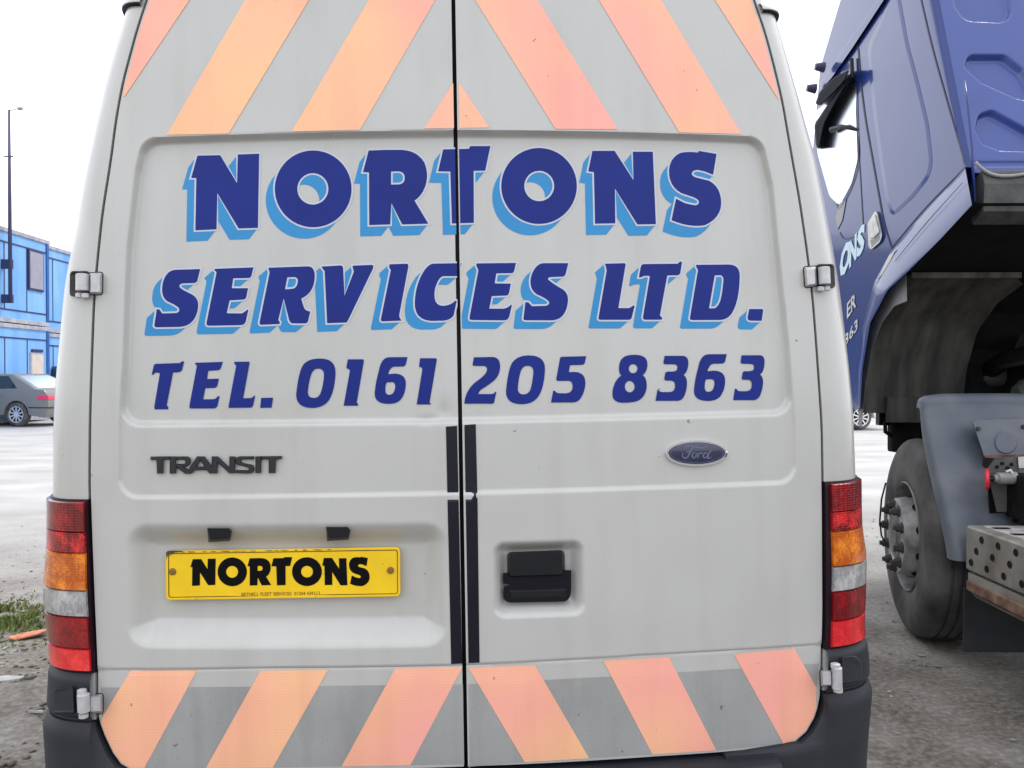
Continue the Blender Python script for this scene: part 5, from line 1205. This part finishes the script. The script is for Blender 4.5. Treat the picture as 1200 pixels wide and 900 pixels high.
mb = MB(); slab(mb, [[ybp([(1193, 535.5), (1212, 534), (1212, 548), (1194, 548.5)], 0)]], ya, .0, .012); mb.build('data_plate', ['label_white'], trk)
mb = MB(); slab(mb, [[ybp([(1157, 566), (1174, 568), (1176, 612), (1160, 612)], 0)]], on_y(-.57), -.02, .0); mb.build('valve_shield', ['underside'], trk)
mb = MB(); mb.box((.20, -.85, .74), (.62, -.60, .95)); mb.build('valve_block', ['underside'], trk, bevel=.02)
mb = MB(); mb.box((.30, -1.7, .72), (.62, -.9, 1.0)); mb.build('air_tank_cover', ['bracket_grey'], trk, bevel=.03)
# --- perforated step box beside the chassis
sb = sub('side_step', trk); sx = on_x(-.03)
f_ = sx([(1131, 660)])[0]; y1 = f_[1]; y0 = y1 - 1.75; zt, zs_, zb_ = sx([(1140, 618)])[0][2], sx([(1131, 669)])[0][2], sx([(1131, 698)])[0][2]
mb = MB(); mb.box((-.03, y0, zs_ + .006), (.50, y1, zt)); mb.build('step_face', ['step_grey'], sb, bevel=.022, seg=3, smooth=True, angle=40)
mb = MB(); mb.ngon_prism([(-.025, zs_), (.49, zs_), (.49, zb_ + .02), (.01, zb_ - .005), (-.025, zb_ + .035)], lambda p: (p[0], y0, p[1]), lambda p: (p[0], y1 - .012, p[1])); mb.build('lower_panel', ['step_grey'], sb, bevel=.012, smooth=True, angle=40)
mb = MB(); mb.ngon_prism([(-.034, zb_ + .075), (-.034, zb_ + .035), (.03, zb_ - .016), (.04, zb_ - .008), (-.022, zb_ + .05), (-.022, zb_ + .08)], lambda p: (p[0], y0, p[1]), lambda p: (p[0], y1 - .02 , p[1])); mb.build('rusty_edge', ['rust'], sb, bevel=.003)
mb = MB(); mb.box((.03, y0, zt - .002), (.46, y1 - .05, zt + .005)); mb.build('tread', ['tread_plate'], sb, bevel=.003)
hm = None; hs = None
for r_, (zf, of) in enumerate(((.80, .10), (.52, .055), (.24, .01))):
    for k in range(9):
        y = y1 - .045 - of - k * .135; z = zs_ + (zt - zs_) * zf
        if y < y0 + .05: continue
        if hm is None:
            mb = MB(); mb.lathe_x([(.0, -.001), (.0115, -.001), (.015, -.003), (.017, .0)], 16); o = mb.build('step_hole', ['seal'], sb); hm = o.data
        else: o = bpy.data.objects.new('step_hole', hm); COL.objects.link(o); o.parent = sb
        o.location = (-.0305, y, z)
for a in range(4):
    for k in range(11):
        x = .07 + a * .105; y = y1 - .12 - k * .15 - (a % 2) * .07
        if hs is None:
            mb = MB(); mb.box((-.035, -.018, 0), (.035, .018, .0025)); o = mb.build('tread_slot', ['seal'], sb); hs = o.data
        else: o = bpy.data.objects.new('tread_slot', hs); COL.objects.link(o); o.parent = sb
        o.location = (x, y, zt + .0045)
mb = MB(); p = on_y(y1 + .06)([(1129, 688), (1196, 757)]); mb.box((p[0][0], y1 + .05, .10), (p[0][0] + .42, y1 + .066, p[0][2])); mb.build('mud_flap', ['bumper_grey'], trk, bevel=.004)

# ================================================================== BEHIND: cars, cabins, mast
def car(name, label, group, px, py, dist, head, paint, L=4.7, Wd=1.8, H=1.45, spokes=True):
    """px, py: where the rear wheel nearest the camera meets the ground"""
    p = at_depth(px, py, dist); t = thing(name, label, 'car', (p[0], p[1], 0), head, group)
    # own frame: +x towards the rear, y to the far side, origin under the rear near wheel
    r = .325; wb = 2.75; ov = .98
    def arch(cx): return [(cx + (r + .06) * math.cos(a), r - .02 + (r + .06) * math.sin(a)) for a in np.linspace(0, PI, 13)]
    bot = .24
    o = [(ov - .02, .40), (ov - .10, bot)] + [q for q in arch(0) if q[1] > bot] + [q for q in arch(-wb) if q[1] > bot] + [(-wb - .75, bot), (-wb - .88, .42), (-wb - .86, .62), (-wb - .70, .74), (-wb - .2, .86), (-wb + .45, .94), (-.2, 1.0), (.45, 1.02), (ov - .12, .99), (ov - .02, .84), (ov + .01, .62)]
    mb = MB(); mb.ngon_prism(o, lambda q: (q[0], 0, q[1]), lambda q: (q[0], Wd, q[1])); mb.build('body', [paint], t, bevel=.045, smooth=True, angle=40)
    base = [(-wb + .55, .93), (.60, 1.0)]; roof = [(-wb + 1.35, H - .02), (-1.3, H), (-.35, H - .03)]
    ins = .05; tin = .24
    mb = MB()
    B = [(-wb + .5, ins, .92), (.62, ins, .99), (.62, Wd - ins, .99), (-wb + .5, Wd - ins, .92)]
    T = [(-wb + 1.3, tin, H - .03), (-.30, tin, H - .03), (-.30, Wd - tin, H - .03), (-wb + 1.3, Wd - tin, H - .03)]
    mb.add(B + T, [(3, 2, 1, 0), (4, 5, 6, 7), (0, 1, 5, 4), (1, 2, 6, 5), (2, 3, 7, 6), (3, 0, 4, 7)])
    mb.build('roof', [paint], t, bevel=.05, seg=3, smooth=True, angle=40)
    def quad(a, b, c, d, name, m, lift=.006):
        q = [Vector(k) for k in (a, b, c, d)]; nn = (q[1] - q[0]).cross(q[3] - q[0]).normalized() * lift
        mb = MB(); mb.add([tuple(k + nn) for k in q] + [tuple(k - nn) for k in q], [(0, 1, 2, 3), (7, 6, 5, 4), (0, 4, 5, 1), (1, 5, 6, 2), (2, 6, 7, 3), (3, 7, 4, 0)]); return mb.build(name, [m], t)
    lerp = lambda a, b, f: tuple(a[k] + (b[k] - a[k]) * f for k in range(3))
    for b0, b1, t0, t1, s0, s1, nm in ((B[0], B[1], T[0], T[1], .30, .55, 'side_window'), (B[0], B[1], T[0], T[1], .57, .80, 'side_window')):
        lo0, lo1, hi0, hi1 = lerp(b0, b1, s0), lerp(b0, b1, s1), lerp(t0, t1, max(.03, s0 - .22)), lerp(t0, t1, s1 + .06)
        quad(lerp(lo0, hi0, .12), lerp(lo1, hi1, .12), lerp(lo1, hi1, .86), lerp(lo0, hi0, .86), nm, 'dark_glass')
    quad(lerp(lerp(B[1], B[2], .08), lerp(T[1], T[2], .08), .1), lerp(lerp(B[1], B[2], .92), lerp(T[1], T[2], .92), .1), lerp(lerp(B[1], B[2], .92), lerp(T[1], T[2], .92), .88), lerp(lerp(B[1], B[2], .08), lerp(T[1], T[2], .08), .88), 'rear_screen', 'mirror_glass')
    quad(lerp(lerp(B[3], B[0], .08), lerp(T[3], T[0], .08), .1), lerp(lerp(B[3], B[0], .92), lerp(T[3], T[0], .92), .1), lerp(lerp(B[3], B[0], .92), lerp(T[3], T[0], .92), .88), lerp(lerp(B[3], B[0], .08), lerp(T[3], T[0], .08), .88), 'windscreen', 'dark_glass')
    for y in (-.012, Wd - .30):
        mb = MB(); mb.box((ov - .34, y, .72), (ov + .015, y + .31, .85)); mb.build('tail_light', ['tail_pink'], t, bevel=.03)
    for y in (-.006, Wd - .3): mb = MB(); mb.box((-wb - .86, y, .62), (-wb - .55, y + .3, .74)); mb.build('headlight', ['alloy'], t, bevel=.03)
    mb = MB(); mb.box((ov - .6, -.006, .50), (ov + .022, Wd + .006, .525)); mb.build('bumper_strip', ['black_plastic'], t)
    mb = MB(); mb.box((-.55, -.014, .83), (-.38, .0, .86)); mb.build('door_handle', [paint], t, bevel=.006)
    for cx in (0, -wb):
        for y, f in ((.0, 1), (Wd, -1)):
            wv = sub('wheel', t, (cx, y + f * .015, r)); wv.rotation_euler = (0, 0, R_(90) if f > 0 else -R_(90))
            mb = MB(); mb.lathe_x(wheel_prof(r, .2, .225), 32); mb.build('tyre', ['tyre'], wv, smooth=True, angle=40)
            mb = MB(); mb.lathe_x([(.228, .004), (.222, -.006), (.205, .0), (.2, .05), (.0, .06)], 32, mi=0); mb.build('rim', ['badge_grey'], wv, smooth=True, angle=40)
            mb = MB(); mb.lathe_x([(.226, .002), (.224, -.008), (.205, -.006), (.2, .01)], 32); mb.lathe_x([(.06, .02), (.05, -.002), (.0, -.004)], 14)
            mb.build('rim_ring', ['alloy'], wv, smooth=True, angle=40)
            for k in range(10):
                a = 2 * PI * k / 10; mtx = Matrix.Rotation(a, 4, 'X'); mb = MB(); mb.box((-.004, -.017, .045), (.018, .017, .208), 0, mtx); mb.build('spoke', ['alloy'], wv)
    return t
car('saloon_car', 'dark grey saloon with multi-spoke alloy wheels parked before the blue cabins', 'cars parked in the yard', 18.5, 499.5, 22.9, R_(180 - 180 - 14), 'car_grey')
car('saloon_car', 'dark blue car half hidden behind the grey saloon', 'cars parked in the yard', 84, 489, 27.5, R_(-16), 'car_blue', H=1.70)
car('saloon_car', 'white car seen under the lorry cab, right of the van', 'cars parked in the yard', 1009, 503, 21.5, R_(8), 'car_white')
# --- stacked portable cabins
def cab_pt(px, py, dist): p = at_depth(px, py, dist); return np.array([p[0], p[1]])
A0, A1 = cab_pt(0, 438, 23.6), cab_pt(57, 438, 26.3)
dirv = (A1 - A0) / np.linalg.norm(A1 - A0); ang = math.atan2(dirv[1], dirv[0])
def cabin(label, x1, z0, z1, setb, ln, upper, extra=True):
    """x1: position of the right-hand end along the row, measured from the first cabin's end"""
    e = A1 + dirv * x1 + np.array([-dirv[1], dirv[0]]) * setb
    t = thing('portable_cabin', label, 'cabin', (e[0], e[1], z0), ang, 'stacked blue portable cabins')
    H = z1 - z0
    mb = MB(); mb.box((-ln, 0, .12), (0, 2.6, H - .12)); mb.build('wall', ['cabin_blue'], t)
    mb = MB(); mb.box((-ln - .04, -.05, H - .12), (.05, 2.65, H)); mb.build('roof', ['cabin_trim'], t, bevel=.02)
    mb = MB(); mb.box((-ln - .02, -.03, 0), (.03, 2.63, .12)); mb.build('base_rail', ['cabin_trim'], t, bevel=.01)
    for x in (-ln, -.14):
        mb = MB(); mb.box((x, -.035, .12), (x + .14, .05, H - .12)); mb.build('corner_post', ['cabin_deep'], t, bevel=.01)
    mb = MB(); mb.box((-ln + .14, -.02, H - .42), (-.14, .02, H - .38)); mb.build('wall_rail', ['cabin_dark'], t)
    mb = MB(); mb.box((-ln + .14, -.02, .34), (-.14, .02, .38)); mb.build('wall_rail', ['cabin_dark'], t)
    for k in range(int(ln / 1.2)):
        x = -.14 - 1.14 - k * 1.2
        if x < -ln + .2: break
        mb = MB(); mb.box((x, -.014, .38), (x + .03, .02, H - .42)); mb.build('panel_joint', ['cabin_dark'], t)
    if extra:
        if upper:
            w_ = sub('window', t)
            mb = MB(); mb.box((-1.22, -.05, 1.02), (-.34, .0, 2.22)); mb.build('frame', ['cabin_dark'], w_)
            mb = MB(); mb.box((-1.16, -.062, 1.08), (-.40, -.04, 2.16)); mb.build('shutter', ['cabin_shutter'], w_, bevel=.006)
        else:
            d_ = sub('door', t)
            mb = MB(); mb.box((-1.12, -.03, .2), (-.34, .0, 2.0)); mb.build('frame', ['cabin_trim'], d_)
            mb = MB(); mb.box((-1.06, -.045, .2), (-.40, -.02, 1.94)); mb.build('leaf', ['cabin_door'], d_, bevel=.006)
            mb = MB(); mb.box((-1.04, -.05, 2.02), (-.42, .0, 2.10)); mb.build('vent', ['cabin_dark'], d_)
    return t
ZT = 1.42 + (438 - 282.5) / FPX * 26.3; ZM = 1.42 + (438 - 384) / FPX * 26.3
cabin('lower blue cabin with a pale door, underneath the shuttered one', 0, .05, ZM, 0, 7.2, False)
cabin('upper blue cabin with a grey shuttered window and the steel mast on it', 0, ZM + .03, ZT, 0, 7.2, True)
cabin('lower blue cabin set back, next along the row from the pale door', 6.6, .05, ZM - .1, .7, 6.4, False, False)
cabin('upper blue cabin set back, next along the row from the shuttered one', 6.6, ZM - .07, ZT + .08, .7, 6.4, True, False)
# --- unseen shed, added to darken the foot of the reflections in the truck's paint
sh = thing('unseen_shed', 'unseen grey-blue shed added behind the van to darken reflections in the truck paint', 'shed', (-4.5, 46, 0), R_(-4))
mb = MB(); mb.ngon_prism([(0, 0), (14, 0), (14, 8.2), (7, 10.0), (0, 8.2)], lambda p: (-9, p[0], p[1]), lambda p: (11, p[0], p[1])); mb.build('wall', ['shed_grey'], sh)
mb = MB(); mb.ngon_prism([(-.3, 8.15), (7, 10.05), (14.3, 8.15), (14.3, 8.3), (7, 10.2), (-.3, 8.3)], lambda p: (-9.3, p[0], p[1]), lambda p: (11.3, p[0], p[1])); mb.build('roof', ['cabin_trim'], sh)
for k in range(3):
    d_ = sub('roller_door', sh, (-5.5 + 6 * k, 0, 0)); mb = MB(); mb.box((-1.9, -.06, 0), (1.9, .05, 4.3)); mb.build('frame', ['cabin_dark'], d_)
    mb = MB()
    for q_ in range(20): mb.box((-1.75, -.09, q_ * .21), (1.75, -.05, q_ * .21 + .19))
    o = mb.build('shutter', ['cabin_deep'], d_); o['kind'] = 'stuff'
# --- mast on the upper cabin
mp2 = at_depth(12.8, 438, 23.7)
ms = thing('radio_mast', 'thin steel mast bracketed to the upper blue cabin, small lamp at its top', 'mast', (mp2[0], mp2[1], 0))
z_ = lambda py: 1.42 + (438 - py) / FPX * 23.7
mb = MB(); mb.tube([(0, 0, z_(354)), (0, 0, z_(235)), (0, 0, z_(130))], [.055, .05, .028], 10); mb.build('pole', ['mast_steel'], ms, smooth=True)
for y0_, y1_ in ((304, 315), (345, 355)):
    mb = MB(); mb.box((-.75, .0, z_(y1_)), (.04, .10, z_(y0_))); mb.build('bracket', ['cabin_dark'], ms, bevel=.01)
mb = MB(); mb.box((-.78, .02, z_(356)), (-.70, .14, z_(300))); mb.build('bracket_plate', ['cabin_deep'], ms)
mb = MB(); mb.tube([(-.14, 0, z_(184)), (.10, 0, z_(184))], .02, 6); mb.build('cross_bar', ['mast_steel'], ms)
mb = MB(); mb.tube([(0, 0, z_(131)), (.18, 0, z_(129)), (.26, 0, z_(128))], .01, 6); mb.build('lamp_arm', ['mast_steel'], ms)
mb = MB(); mb.tube([(.24, 0, z_(129.5)), (.25, 0, z_(128.5)), (.36, 0, z_(128))], [.03, .05, .04], 10); mb.build('lamp_head', ['cabin_shutter'], ms, smooth=True)
